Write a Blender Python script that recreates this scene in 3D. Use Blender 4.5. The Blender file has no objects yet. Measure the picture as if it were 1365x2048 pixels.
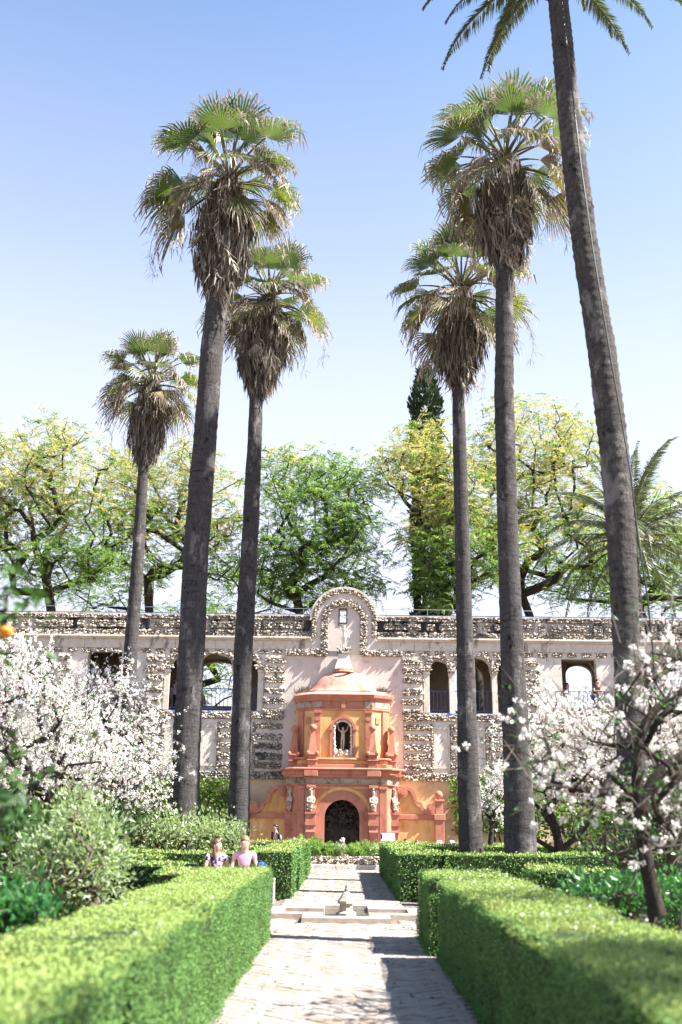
import bpy, math, random
import numpy as np
from mathutils import Vector, Matrix
from mathutils.geometry import tessellate_polygon

# ------------------------------------------------------------------ camera, sky, sun
SC = bpy.context.scene
COL = SC.collection
F = 1991.0
TH, ROLL, YAW = math.radians(17.3), .0125, -.0073
FW = np.array([math.sin(YAW)*math.cos(TH), math.cos(YAW)*math.cos(TH), math.sin(TH)])
RT = np.array([math.cos(YAW), -math.sin(YAW), 0.0])
UP = np.cross(RT, FW)
EYE = np.array([0, 0, 1.6])
cr, sr = math.cos(ROLL), math.sin(ROLL)
cam = bpy.data.cameras.new('camera'); camo = bpy.data.objects.new('camera', cam); COL.objects.link(camo)
r_, u_ = RT*cr+UP*sr, -RT*sr+UP*cr
camo.matrix_world = Matrix(((r_[0], u_[0], -FW[0], EYE[0]), (r_[1], u_[1], -FW[1], EYE[1]), (r_[2], u_[2], -FW[2], EYE[2]), (0, 0, 0, 1)))
cam.sensor_fit = 'VERTICAL'; cam.sensor_height = 36; cam.sensor_width = 24; cam.lens = 35
cam.clip_start = .1; cam.clip_end = 3000
cam.dof.use_dof = True; cam.dof.focus_distance = 36; cam.dof.aperture_fstop = 1.3
SC.camera = camo
SUN_EL, SUN_AZ = math.radians(50.5), math.radians(13)        # the azimuth counts from +X towards the camera
world = bpy.data.worlds.new('World'); SC.world = world; world.use_nodes = True
wn = world.node_tree; bg = wn.nodes['Background']
sky = wn.nodes.new('ShaderNodeTexSky'); sky.sky_type = 'NISHITA'; sky.sun_disc = False
sky.sun_elevation = SUN_EL; sky.sun_rotation = math.radians(90)+SUN_AZ
sky.altitude = 0; sky.air_density = 1.0; sky.dust_density = .2; sky.ozone_density = 1.7
# pale haze that whitens the sky evenly towards the horizon, all the way round
tc = wn.nodes.new('ShaderNodeTexCoord'); sx = wn.nodes.new('ShaderNodeSeparateXYZ'); hz = wn.nodes.new('ShaderNodeValToRGB')
wn.links.new(tc.outputs['Generated'], sx.inputs[0]); wn.links.new(sx.outputs[2], hz.inputs[0])
for pz, v in ((.12, .98), (.31, .88), (.41, .70), (.53, .36)): e_ = hz.color_ramp.elements.new(pz); e_.color = (v, v, v, 1)
hz.color_ramp.elements[0].color = (1, 1, 1, 1); hz.color_ramp.elements[-1].position = .72; hz.color_ramp.elements[-1].color = (0, 0, 0, 1)
mxs = wn.nodes.new('ShaderNodeMix'); mxs.data_type = 'RGBA'; mxs.inputs[7].default_value = (3.25, 3.35, 4.1, 1)
wn.links.new(hz.outputs[0], mxs.inputs[0]); wn.links.new(sky.outputs[0], mxs.inputs[6])
wn.links.new(mxs.outputs[2], bg.inputs[0]); bg.inputs[1].default_value = .082
sun = bpy.data.lights.new('sun', 'SUN'); suno = bpy.data.objects.new('sun', sun); COL.objects.link(suno)
sun.energy = 5.0; sun.angle = math.radians(.53); sun.color = (1, .95, .87)
sd = Vector((math.cos(SUN_EL)*math.cos(SUN_AZ), -math.cos(SUN_EL)*math.sin(SUN_AZ), math.sin(SUN_EL)))
suno.rotation_euler = sd.to_track_quat('Z', 'Y').to_euler(); suno.location = (30, -10, 40)
SC.view_settings.view_transform = 'Standard'; SC.view_settings.look = 'None'
SC.view_settings.exposure = 2.0; SC.view_settings.gamma = 1
SC.view_settings.use_curve_mapping = False
SC.render.engine = 'CYCLES'
SC.cycles.use_denoising = True
SC.cycles.max_bounces = 8; SC.cycles.transparent_max_bounces = 4

def ray(px, py):
    dx, dy = px-682.5, 1024-py
    return (dx*cr-dy*sr)*RT+(dx*sr+dy*cr)*UP+F*FW
def at(px, py, y):
    d = ray(px, py); return EYE+d*(y/d[1])
def ppm(y, z=3.0):                       # photo pixels per metre at a distance
    return F/((np.array([0, y, z])-EYE)@FW)
rng = np.random.default_rng(7)
R = random.Random(5)

# ------------------------------------------------------------------ mesh helpers
class MB:
    def __init__(s): s.v = []; s.q = []; s.t = []; s.n = 0; s.qm = []; s.tm = []
    def add(s, V, Fa, m=0):
        V = np.asarray(V, float).reshape(-1, 3); s.v.append(V)
        q = [f for f in Fa if len(f) == 4] if not isinstance(Fa, np.ndarray) else (Fa if Fa.shape[1] == 4 else [])
        t = [f for f in Fa if len(f) == 3] if not isinstance(Fa, np.ndarray) else (Fa if Fa.shape[1] == 3 else [])
        if len(q): s.q.append(np.asarray(q, np.int64)+s.n); s.qm.append(np.full(len(q), m))
        if len(t): s.t.append(np.asarray(t, np.int64)+s.n); s.tm.append(np.full(len(t), m))
        for f in (Fa if not isinstance(Fa, np.ndarray) else []):
            if len(f) > 4:
                f = np.asarray(f)
                k = np.stack([np.full(len(f)-2, f[0]), f[1:-1], f[2:]], 1)
                s.t.append(k+s.n); s.tm.append(np.full(len(k), m))
        s.n += len(V)
    def mesh(s, name, mats, smooth=False, off=(0, 0, 0)):
        me = bpy.data.meshes.new(name)
        if not s.v: return me
        V = np.concatenate(s.v)-np.asarray(off, float)
        q = np.concatenate(s.q) if s.q else np.zeros((0, 4), np.int64)
        t = np.concatenate(s.t) if s.t else np.zeros((0, 3), np.int64)
        me.vertices.add(len(V)); me.vertices.foreach_set('co', V.astype(np.float32).ravel())
        me.loops.add(q.size+t.size)
        me.loops.foreach_set('vertex_index', np.concatenate([q.ravel(), t.ravel()]).astype(np.int32))
        me.polygons.add(len(q)+len(t))
        st = np.concatenate([np.arange(len(q))*4, q.size+np.arange(len(t))*3]).astype(np.int32)
        me.polygons.foreach_set('loop_start', st)
        mi = np.concatenate(s.qm+s.tm) if (s.qm or s.tm) else np.zeros(0)
        me.polygons.foreach_set('material_index', mi.astype(np.int32))
        me.polygons.foreach_set('use_smooth', np.full(len(q)+len(t), bool(smooth)))
        me.update(calc_edges=True)
        for m in (mats if isinstance(mats, (list, tuple)) else [mats]): me.materials.append(m)
        return me
    def build(s, name, mats, parent=None, smooth=False):
        me = s.mesh(name, mats, smooth, wloc(parent) if parent else (0, 0, 0))
        return link(name, me, parent)
def link(name, me, parent=None, loc=None):
    o = bpy.data.objects.new(name, me); COL.objects.link(o)
    if parent: o.parent = parent
    if loc is not None: o.location = loc
    return o
def wloc(o):
    p = np.zeros(3)
    while o: p = p+np.array(o.location); o = o.parent
    return p
def tag(o, label=None, cat=None, group=None, kind=None):
    if label: o['label'] = label
    if cat: o['category'] = cat
    if group: o['group'] = group
    if kind: o['kind'] = kind
    return o
def thing(name, label, cat, loc, group=None):
    o = bpy.data.objects.new(name, None); COL.objects.link(o); o.location = [float(v) for v in loc]
    o.empty_display_size = .3
    return tag(o, label, cat, group)
def copy_tree(o, loc, parent=None):
    c = o.copy(); COL.objects.link(c)
    if parent: c.parent = parent
    else: c.location = loc
    for ch in list(o.children): copy_tree(ch, None, c)
    return c

def box(mb, x0, x1, y0, y1, z0, z1, m=0, b=0.0):
    if b <= 0:
        V = [(x, y, z) for z in (z0, z1) for y in (y0, y1) for x in (x0, x1)]
        mb.add(V, [(0, 2, 3, 1), (4, 5, 7, 6), (0, 1, 5, 4), (2, 6, 7, 3), (0, 4, 6, 2), (1, 3, 7, 5)], m)
        return
    V = []; c = np.array([(x0+x1)/2, (y0+y1)/2, (z0+z1)/2]); h = np.array([x1-x0, y1-y0, z1-z0])/2
    idx = {}
    for sx in (-1, 1):
        for sy in (-1, 1):
            for sz in (-1, 1):
                for a in range(3):
                    k = h-b; k[a] = h[a]; idx[(sx, sy, sz, a)] = len(V); V.append(c+k*np.array([sx, sy, sz]))
    Fs = []
    for a in range(3):
        o1, o2 = [i for i in range(3) if i != a]
        for s in (-1, 1):
            f = []
            for (p, q) in ((-1, -1), (1, -1), (1, 1), (-1, 1)):
                k = [0, 0, 0]; k[a] = s; k[o1] = p; k[o2] = q; f.append(idx[(*k, a)])
            if (s > 0) == (a == 1): f = f[::-1]
            Fs.append(f)
        for p in (-1, 1):
            for q in (-1, 1):
                k0 = [0, 0, 0]; k1 = [0, 0, 0]; k0[a] = -1; k1[a] = 1
                for k in (k0, k1): k[o1] = p; k[o2] = q
                Fs.append([idx[(*k0, o1)], idx[(*k1, o1)], idx[(*k1, o2)], idx[(*k0, o2)]])
    for sx in (-1, 1):
        for sy in (-1, 1):
            for sz in (-1, 1): Fs.append([idx[(sx, sy, sz, a)] for a in range(3)])
    mb.add(V, Fs, m)
def tube(mb, pts, rad, n=8, m=0, caps=True, jit=0.0, rg=None):
    P = np.asarray(pts, float); k = len(P)
    rad = np.full(k, rad) if np.isscalar(rad) else np.asarray(rad, float)
    T = np.gradient(P, axis=0); T /= np.linalg.norm(T, axis=1)[:, None]+1e-9
    ref = np.array([0, 0, 1.0]) if abs(T[0][2]) < .9 else np.array([1.0, 0, 0])
    a = np.arange(n)/n*2*np.pi; V = []
    A = np.cross(T[0], ref); A /= np.linalg.norm(A)
    for i in range(k):
        A = A-T[i]*(A@T[i]); A /= np.linalg.norm(A)+1e-9; B = np.cross(T[i], A)
        r = rad[i]*(1+(rg.uniform(-jit, jit, n) if rg is not None and jit else 0))*np.ones(n)
        V.append(P[i]+(np.cos(a)*r)[:, None]*A+(np.sin(a)*r)[:, None]*B)
    V = np.concatenate(V)
    i = np.arange(k-1)[:, None]*n; j = np.arange(n)[None]; j2 = (j+1) % n
    Q = np.stack([i+j, i+j2, i+n+j2, i+n+j], -1).reshape(-1, 4)
    mb.add(V, Q, m)
    if caps:
        mb.add(V[:n], [list(range(n))[::-1]], m); mb.add(V[-n:], [list(range(n))], m)
def lathe(mb, prof, c, n=16, m=0, sx=1.0, sy=1.0, a0=0.0, a1=2*math.pi):
    full = abs(a1-a0-2*math.pi) < 1e-6; k = n if full else n+1
    a = a0+np.arange(k)/n*(a1-a0); V = []
    for r, z in prof: V.append(np.stack([c[0]+np.cos(a)*r*sx, c[1]+np.sin(a)*r*sy, np.full(k, c[2]+z)], 1))
    V = np.concatenate(V); Q = []
    for i in range(len(prof)-1):
        for j in range(n):
            j2 = (j+1) % k
            Q.append((i*k+j, i*k+j2, (i+1)*k+j2, (i+1)*k+j))
    mb.add(V, Q, m)
def slab(mb, outer, holes, y0, y1, m=0):
    """a plate in the xz plane between y0 (front) and y1, with holes"""
    loops = [outer]+list(holes)
    vl = [[Vector((p[0], p[1], 0)) for p in l] for l in loops]
    tr = tessellate_polygon(vl); flat = [p for l in loops for p in l]; n = len(flat)
    V = [(p[0], y0, p[1]) for p in flat]+[(p[0], y1, p[1]) for p in flat]
    Fs = []
    for t in tr:
        a, b, c = [flat[i] for i in t]
        area = (b[0]-a[0])*(c[1]-a[1])-(c[0]-a[0])*(b[1]-a[1])
        t = list(t) if area > 0 else list(t)[::-1]
        Fs.append(t); Fs.append([i+n for i in t[::-1]])
    o = 0
    for l in loops:
        k = len(l)
        ar = sum(l[i][0]*l[(i+1) % k][1]-l[(i+1) % k][0]*l[i][1] for i in range(k))
        flip = (ar > 0) != (l is outer)
        for i in range(k):
            a, b = o+i, o+(i+1) % k
            f = [a, a+n, b+n, b]
            Fs.append(f[::-1] if flip else f)
        o += k
    mb.add(V, Fs, m)
def arcpts(cx, cz, r, a0, a1, n, sz=1.0):
    return [(cx+r*math.cos(a0+(a1-a0)*i/n), cz+r*sz*math.sin(a0+(a1-a0)*i/n)) for i in range(n+1)]
def arch_poly(x0, x1, z0, zs, n=14, rise=None):
    c, r = (x0+x1)/2, (x1-x0)/2
    return [(x0, z0), (x1, z0)]+arcpts(c, zs, r, 0, math.pi, n, (rise/r if rise else 1))
def ring(mb, cx, cz, r0, r1, y0, y1, a0=0, a1=math.pi, n=20, m=0):
    slab(mb, arcpts(cx, cz, r1, a0, a1, n)+arcpts(cx, cz, r0, a1, a0, n), [], y0, y1, m)
def ribbon(mb, pts, w, y0, y1, m=0):
    """a band of width w that follows an xz polyline"""
    P = np.asarray(pts, float); T = np.gradient(P, axis=0); T /= np.linalg.norm(T, axis=1)[:, None]
    N = np.stack([-T[:, 1], T[:, 0]], 1)
    slab(mb, [tuple(p) for p in P+N*w/2]+[tuple(p) for p in (P-N*w/2)[::-1]], [], y0, y1, m)
ph = (1+5**.5)/2
ICO = np.array([(-1, ph, 0), (1, ph, 0), (-1, -ph, 0), (1, -ph, 0), (0, -1, ph), (0, 1, ph), (0, -1, -ph), (0, 1, -ph), (ph, 0, -1), (ph, 0, 1), (-ph, 0, -1), (-ph, 0, 1)])
ICO /= np.linalg.norm(ICO[0])
ICOF = np.array([(0, 11, 5), (0, 5, 1), (0, 1, 7), (0, 7, 10), (0, 10, 11), (1, 5, 9), (5, 11, 4), (11, 10, 2), (10, 7, 6), (7, 1, 8), (3, 9, 4), (3, 4, 2), (3, 2, 6), (3, 6, 8), (3, 8, 9), (4, 9, 5), (2, 4, 11), (6, 2, 10), (8, 6, 7), (9, 8, 1)])
def rocks(mb, P, S, m=0, jit=.28):
    """many small irregular stones at P with half-sizes S (n,3)"""
    n = len(P)
    if not n: return
    V = ICO[None]*(1+rng.uniform(-jit, jit, (n, 12, 1)))
    a = rng.uniform(0, 6.28, n); ca, sa = np.cos(a)[:, None], np.sin(a)[:, None]
    V = np.stack([V[..., 0], V[..., 1]*ca-V[..., 2]*sa, V[..., 1]*sa+V[..., 2]*ca], -1)*S[:, None]
    b = rng.uniform(-.7, .7, n); cb, sb = np.cos(b)[:, None], np.sin(b)[:, None]
    V = np.stack([V[..., 0]*cb-V[..., 2]*sb, V[..., 1], V[..., 0]*sb+V[..., 2]*cb], -1)+P[:, None]
    mb.add(V.reshape(-1, 3), (ICOF[None]+12*np.arange(n)[:, None, None]).reshape(-1, 3), m)
def inpoly(X, Z, poly):
    r = np.zeros(len(X), bool); k = len(poly); j = k-1
    for i in range(k):
        xi, zi = poly[i]; xj, zj = poly[j]
        r ^= ((zi > Z) != (zj > Z)) & (X < (xj-xi)*(Z-zi)/((zj-zi) or 1e-9)+xi)
        j = i
    return r
def rubble(mb, poly, y, s=.1, depth=.07, back=True):
    """rough tufa stones filling an xz polygon, proud of the wall plane y"""
    a = np.array(poly); x0, z0 = a.min(0); x1, z1 = a.max(0)
    nx, nz = max(1, int((x1-x0)/s)), max(1, int((z1-z0)/(s*.8)))
    gx, gz = np.meshgrid((np.arange(nx)+.5)/nx*(x1-x0)+x0, (np.arange(nz)+.5)/nz*(z1-z0)+z0)
    gx[::2] += s*.25
    X = gx.ravel()+rng.uniform(-.3, .3, gx.size)*s; Z = gz.ravel()+rng.uniform(-.25, .25, gx.size)*s
    k = inpoly(gx.ravel()*.5+X*.5, gz.ravel()*.5+Z*.5, poly) & (rng.random(gx.size) > .06)
    X, Z = X[k], Z[k]; n = len(X)
    Y = y-depth*rng.uniform(.35, 1.0, n)
    s = s*rng.choice([.7, 1.0, 1.4], n, p=[.3, .45, .25])
    S = np.stack([s*rng.uniform(.42, .85, n), s*rng.uniform(.4, .75, n), s*rng.uniform(.28, .5, n)], 1)
    rocks(mb, np.stack([X, Y, Z], 1), S)
    if back: slab(mb, poly, [], y-depth*.45, y+.02, 1)
def rect(x0, x1, z0, z1): return [(x0, z0), (x1, z0), (x1, z1), (x0, z1)]
def rrect(x0, x1, z0, z1, k=.06):
    j = lambda: rng.uniform(-k, k)*.5
    return [(x0+j(), z0+k), (x0+k, z0+j()), (x1-k, z0+j()), (x1+j(), z0+k), (x1+j(), z1-k), (x1-k, z1+j()), (x0+k, z1+j()), (x0+j(), z1-k)]

def vnoise(P, scale, seed=0):
    P = np.asarray(P)*scale+seed*17.3; i = np.floor(P).astype(np.int64); f = P-i; f = f*f*(3-2*f)
    def h(a, b, c):
        n = (a*73856093) ^ (b*19349663) ^ (c*83492791) ^ (seed*2654435); n = (n ^ (n >> 13))*1274126177
        return ((n ^ (n >> 16)) & 0xffff)/65535.0
    r = 0
    for dx in (0, 1):
        for dy in (0, 1):
            for dz in (0, 1):
                w = (f[..., 0] if dx else 1-f[..., 0])*(f[..., 1] if dy else 1-f[..., 1])*(f[..., 2] if dz else 1-f[..., 2])
                r = r+w*h(i[..., 0]+dx, i[..., 1]+dy, i[..., 2]+dz)
    return r*2-1

def unit(v): return v/(np.linalg.norm(v, axis=-1, keepdims=True)+1e-9)
def leafquads(mb, P, D, L, W, m=0, mid=.45, side=None):
    """n leaves: base P, direction D (unit), length L, half width W"""
    n = len(P)
    if not n: return
    L = np.broadcast_to(np.asarray(L, float), n)[:, None]; W = np.broadcast_to(np.asarray(W, float), n)[:, None]
    S = unit(np.cross(D, rng.normal(size=(n, 3)))) if side is None else side
    N = np.cross(D, S)
    V = np.stack([P, P+D*L*mid+S*W+N*W*.25, P+D*L, P+D*L*mid-S*W+N*W*.25], 1).reshape(-1, 3)
    mb.add(V, np.arange(4*n).reshape(-1, 4), m)
def pinnate(mb, P, D, L, pairs=6, ll=.3, lw=.1, sag=.25, m=0):
    """ferny sprays: K rachises with leaflets on both sides"""
    K = len(P)
    if not K: return
    S = unit(np.cross(D, np.array([0, 0, 1.0])+rng.normal(0, .5, (K, 3))))
    t = (np.arange(pairs)+.6)/pairs
    Lk = np.broadcast_to(np.asarray(L, float), K)
    B = P[:, None]+D[:, None]*(Lk[:, None]*t)[..., None]
    B[..., 2] -= sag*(Lk[:, None]*t)**2
    for sgn in (-1, 1):
        d = unit(S[:, None]*sgn*.85+D[:, None]*.55+np.array([0, 0, -.25])+rng.normal(0, .12, B.shape))
        ln = (Lk[:, None]*ll*(1-.55*np.abs(t-.4))).ravel()
        leafquads(mb, B.reshape(-1, 3), d.reshape(-1, 3), ln, ln*lw/ll*.5, m)

# ------------------------------------------------------------------ materials
def mk(name):
    m = bpy.data.materials.new(name); m.use_nodes = True; nt = m.node_tree
    return m, nt, nt.nodes['Principled BSDF'], nt.nodes['Material Output']
def ramp(nt, src, stops, interp='LINEAR'):
    r = nt.nodes.new('ShaderNodeValToRGB'); r.color_ramp.interpolation = interp
    e = r.color_ramp.elements
    e[0].position, e[0].color = stops[0][0], (*stops[0][1], 1)
    e[1].position, e[1].color = stops[-1][0], (*stops[-1][1], 1)
    for p, c in stops[1:-1]: k = e.new(p); k.color = (*c, 1)
    nt.links.new(src, r.inputs[0]); return r.outputs[0]
def mixc(nt, fac, a, b):
    x = nt.nodes.new('ShaderNodeMix'); x.data_type = 'RGBA'
    for s, v in ((x.inputs[0], fac), (x.inputs[6], a), (x.inputs[7], b)):
        if hasattr(v, 'is_linked'): nt.links.new(v, s)
        elif isinstance(v, tuple): s.default_value = (*v, 1)
        else: s.default_value = v
    return x.outputs[2]
def noise(nt, scale, detail=4, rough=.6, vec=None, dist=0):
    n = nt.nodes.new('ShaderNodeTexNoise'); n.inputs['Scale'].default_value = scale
    n.inputs['Detail'].default_value = detail; n.inputs['Roughness'].default_value = rough
    n.inputs['Distortion'].default_value = dist
    if vec is not None: nt.links.new(vec, n.inputs['Vector'])
    return n.outputs[0]
def pos(nt, scale=(1, 1, 1)):
    g = nt.nodes.new('ShaderNodeNewGeometry'); mp = nt.nodes.new('ShaderNodeMapping'); mp.inputs['Scale'].default_value = scale
    nt.links.new(g.outputs['Position'], mp.inputs[0]); return mp.outputs[0]
def sstep(nt, v, lo, hi):
    m = nt.nodes.new('ShaderNodeMapRange'); m.interpolation_type = 'SMOOTHSTEP'
    m.inputs[1].default_value = lo; m.inputs[2].default_value = hi; nt.links.new(v, m.inputs[0]); return m.outputs[0]
def bump(nt, bs, h, strength=.4, dist=.02):
    b = nt.nodes.new('ShaderNodeBump'); b.inputs['Strength'].default_value = strength; b.inputs['Distance'].default_value = dist
    nt.links.new(h, b.inputs['Height']); nt.links.new(b.outputs[0], bs.inputs['Normal']); return b
def surf(name, c1, c2, scale=3, stain=None, stain_scale=1.2, lo=.52, hi=.68, rough=.85, bs=.35, bscale=30, bdist=.02, vstretch=1.0, stain2=None, island=0.0):
    m, nt, p, out = mk(name)
    v = pos(nt)
    col = mixc(nt, sstep(nt, noise(nt, scale, 6, .65, v), .3, .7), c1, c2)
    if stain:
        col = mixc(nt, sstep(nt, noise(nt, stain_scale, 8, .7, pos(nt, (1, 1, vstretch)), .4), lo, hi), col, stain)
    if stain2:
        col = mixc(nt, sstep(nt, noise(nt, stain_scale*2.3, 7, .7, pos(nt, (1.3, 1, vstretch*1.4)), .6), .55, .7), col, stain2)
    if island:
        g = nt.nodes.new('ShaderNodeNewGeometry')
        h = nt.nodes.new('ShaderNodeHueSaturation'); mr = nt.nodes.new('ShaderNodeMapRange')
        mr.inputs[3].default_value = 1-island; mr.inputs[4].default_value = 1+island
        nt.links.new(g.outputs['Random Per Island'], mr.inputs[0]); nt.links.new(mr.outputs[0], h.inputs['Value'])
        nt.links.new(col, h.inputs['Color']); col = h.outputs[0]
    nt.links.new(col, p.inputs['Base Color']); p.inputs['Roughness'].default_value = rough
    p.inputs['Specular IOR Level'].default_value = .25
    if bs: bump(nt, p, noise(nt, bscale, 6, .65, v), bs, bdist)
    return m
def leafmat(name, cols, trans=.35, rough=.5, spec=.3, patch=None, objrand=False, tcol=None):
    """foliage: colour varies leaf by leaf; light comes through"""
    m, nt, p, out = mk(name)
    g = nt.nodes.new('ShaderNodeNewGeometry'); src = g.outputs['Random Per Island']
    if objrand:
        oi = nt.nodes.new('ShaderNodeObjectInfo'); src = oi.outputs['Random']
    n = len(cols)
    col = ramp(nt, src, [(i/(n-1), c) for i, c in enumerate(cols)])
    if patch:
        col = mixc(nt, sstep(nt, noise(nt, patch[1], 5, .7, pos(nt)), patch[2], patch[3]), col, patch[0])
    nt.links.new(col, p.inputs['Base Color']); p.inputs['Roughness'].default_value = rough
    p.inputs['Specular IOR Level'].default_value = spec
    tr = nt.nodes.new('ShaderNodeBsdfTranslucent')
    h = nt.nodes.new('ShaderNodeMix'); h.data_type = 'RGBA'; h.blend_type = 'MULTIPLY'; h.inputs[0].default_value = 1
    nt.links.new(col, h.inputs[6]); h.inputs[7].default_value = (*(tcol or (1.5, 1.5, .7)), 1)
    nt.links.new(h.outputs[2], tr.inputs[0])
    mx = nt.nodes.new('ShaderNodeMixShader'); mx.inputs[0].default_value = trans
    nt.links.new(p.outputs[0], mx.inputs[1]); nt.links.new(tr.outputs[0], mx.inputs[2]); nt.links.new(mx.outputs[0], out.inputs[0])
    return m
def flat(name, c, rough=.6, metal=0.0):
    m, nt, p, out = mk(name)
    v = pos(nt); k = noise(nt, 14, 4, .6, v)
    nt.links.new(mixc(nt, sstep(nt, k, .3, .75), tuple(x*.85 for x in c), tuple(min(1, x*1.1) for x in c)), p.inputs['Base Color'])
    p.inputs['Roughness'].default_value = rough; p.inputs['Metallic'].default_value = metal
    return m
M = {}
M['soil'] = surf('soil', (.10, .07, .045), (.16, .12, .08), 4, (.05, .06, .02), 2.5, bs=.8, bscale=12, bdist=.05)
M['mortar'] = surf('mortar', (.12, .105, .09), (.17, .15, .13), 6, (.12, .10, .085), 1.5, bs=.4)
M['brick'] = surf('paving_brick', (.235, .205, .185), (.32, .285, .255), 5, (.22, .165, .13), 1.7, .48, .66, .8, .35, 40, stain2=(.15, .13, .115), island=.16)
M['plaster'] = surf('weathered_plaster', (.58, .535, .475), (.72, .67, .61), 2.2, (.30, .27, .23), 1.3, .55, .72, .9, .5, 14, .03, .5, (.20, .18, .16))
M['plaster_pink'] = surf('faded_pink_plaster', (.62, .565, .51), (.60, .52, .47), 1.6, (.52, .37, .32), 1.0, .56, .70, .9, .4, 14, .02, .8, (.40, .38, .40))
M['plaster_low'] = surf('tan_plaster', (.52, .38, .23), (.60, .47, .32), 1.5, (.36, .26, .17), 1.1, .55, .7, .9, .4, 12, .02)
M['parapet'] = surf('stained_parapet', (.43, .39, .34), (.55, .51, .46), 2, (.035, .035, .035), 1.1, .46, .56, .95, .5, 16, .03, .35, (.13, .12, .115))
M['tufa'] = surf('tufa_rubble', (.44, .385, .32), (.60, .545, .47), 6, (.22, .185, .15), 3.5, .54, .70, .95, .7, 45, .02, 1, None, .28)
M['tufa_dark'] = surf('blackened_tufa', (.36, .32, .27), (.56, .52, .46), 7, (.07, .065, .06), 1.6, .48, .60, .95, .7, 45, .02, 1, None, .3)
M['joint'] = surf('rubble_bedding', (.15, .12, .092), (.23, .19, .15), 8, (.09, .07, .055), 3, bs=.8, bscale=30)
M['cornice'] = surf('cornice_stone', (.55, .48, .40), (.66, .59, .51), 4, (.22, .19, .16), 2, .52, .66, .9, .5, 25, .02, .4)
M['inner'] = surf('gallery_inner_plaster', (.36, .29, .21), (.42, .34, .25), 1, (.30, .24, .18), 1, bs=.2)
M['marble'] = surf('pink_marble', (.52, .42, .37), (.60, .52, .47), 8, (.42, .30, .26), 5, bs=.15)
M['ochre'] = surf('ochre_stucco', (.70, .39, .145), (.75, .46, .21), 1.8, (.55, .28, .10), 1.1, .50, .66, .85, .3, 18, .015, .35, (.36, .21, .09))
M['red'] = surf('red_stucco', (.44, .170, .108), (.50, .22, .15), 2.2, (.33, .125, .085), 1.3, .52, .68, .8, .35, 20, .015, .5, (.24, .105, .075))
M['dome'] = surf('pale_pink_dome', (.50, .235, .18), (.57, .33, .275), 1.4, (.44, .155, .09), .9, .54, .62, .8, .25, 20, .01)
M['white_stone'] = surf('white_stone', (.66, .62, .57), (.74, .71, .67), 5, (.45, .42, .38), 3, bs=.3)
M['statue'] = surf('aged_statue_stone', (.44, .36, .275), (.54, .46, .37), 7, (.22, .17, .125), 4, bs=.3)
M['bronze'] = surf('dull_bronze', (.10, .08, .06), (.16, .13, .10), 9, (.07, .11, .09), 5, rough=.5, bs=.2)
M['worn'] = surf('worn_frieze_stone', (.33, .27, .21), (.44, .37, .29), 5, (.16, .11, .085), 2.4, .48, .62, .9, .6, 25)
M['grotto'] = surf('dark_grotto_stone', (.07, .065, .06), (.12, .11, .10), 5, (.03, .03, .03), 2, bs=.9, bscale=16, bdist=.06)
M['blue'] = flat('blue_painted_iron', (.035, .07, .28), .45)
M['darkblue'] = flat('dark_blue_iron', (.03, .04, .10), .45)
M['bluetile'] = surf('blue_white_tiles', (.07, .12, .40), (.10, .16, .46), 9, (.6, .6, .58), 6, .45, .5, .35, .1, 30)
M['steel'] = flat('grey_steel', (.42, .43, .44), .4, .6)
M['black'] = flat('black_plastic', (.015, .015, .017), .5)
M['paper'] = flat('white_panel', (.75, .77, .78), .35)
M['water'] = flat('basin_water', (.06, .08, .07), .05)
M['rim'] = surf('fountain_rim_marble', (.37, .29, .23), (.45, .37, .31), 6, (.33, .17, .10), 2.2, .52, .66, .7, .3, 30)
M['ptrunk'] = None
def trunkmat(name, c1, c2, c3, sc):
    m, nt, p, out = mk(name)
    v = pos(nt, (1, 1, 1)); vv = pos(nt, (9, 9, 1.6)); vh = pos(nt, (1.2, 1.2, 14))
    a = noise(nt, 3.0, 7, .75, vv, .5); b = noise(nt, sc, 6, .75, pos(nt, (2.4, 2.4, 13)), .5); c = noise(nt, 1.3, 7, .7, pos(nt, (1.6, 1.6, .9)), .2)
    col = mixc(nt, sstep(nt, a, .32, .68), c1, c2)
    col = mixc(nt, sstep(nt, b, .5, .68), col, c3)
    col = mixc(nt, sstep(nt, c, .54, .66), col, tuple(min(1, x*2.0) for x in c2))
    d_ = noise(nt, 2.3, 6, .75, pos(nt, (1.4, 1.4, .9)), .2); col = mixc(nt, sstep(nt, d_, .58, .66), col, tuple(x*.6 for x in c3))
    nt.links.new(col, p.inputs['Base Color']); p.inputs['Roughness'].default_value = .95
    p.inputs['Specular IOR Level'].default_value = .15
    ad = nt.nodes.new('ShaderNodeMath'); nt.links.new(a, ad.inputs[0]); nt.links.new(b, ad.inputs[1])
    bump(nt, p, ad.outputs[0], .8, .035)
    return m
M['ftrunk'] = trunkmat('fan_palm_bark', (.044, .041, .041), (.088, .081, .080), (.025, .023, .023), 1.0)
M['dtrunk'] = trunkmat('date_palm_bark', (.054, .049, .047), (.105, .096, .09), (.029, .026, .025), 1.3)
M['bark'] = surf('dark_tree_bark', (.024, .019, .016), (.048, .039, .031), 6, (.03, .024, .02), 3, bs=.8, bscale=20, bdist=.03)
M['twig'] = surf('grey_twig', (.08, .062, .05), (.15, .12, .10), 8, bs=.2)
M['fan_green'] = leafmat('fan_green', [(.06, .105, .045), (.085, .135, .055), (.115, .165, .065)], .3, .4, .5, objrand=True)
M['fan_yellow'] = leafmat('fan_yellow', [(.09, .14, .04), (.13, .17, .045), (.18, .19, .06)], .35, .45, .4, objrand=True)
M['fan_olive'] = leafmat('fan_olive', [(.09, .095, .035), (.14, .125, .055), (.20, .165, .09)], .25, .6, .3, objrand=True)
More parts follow.
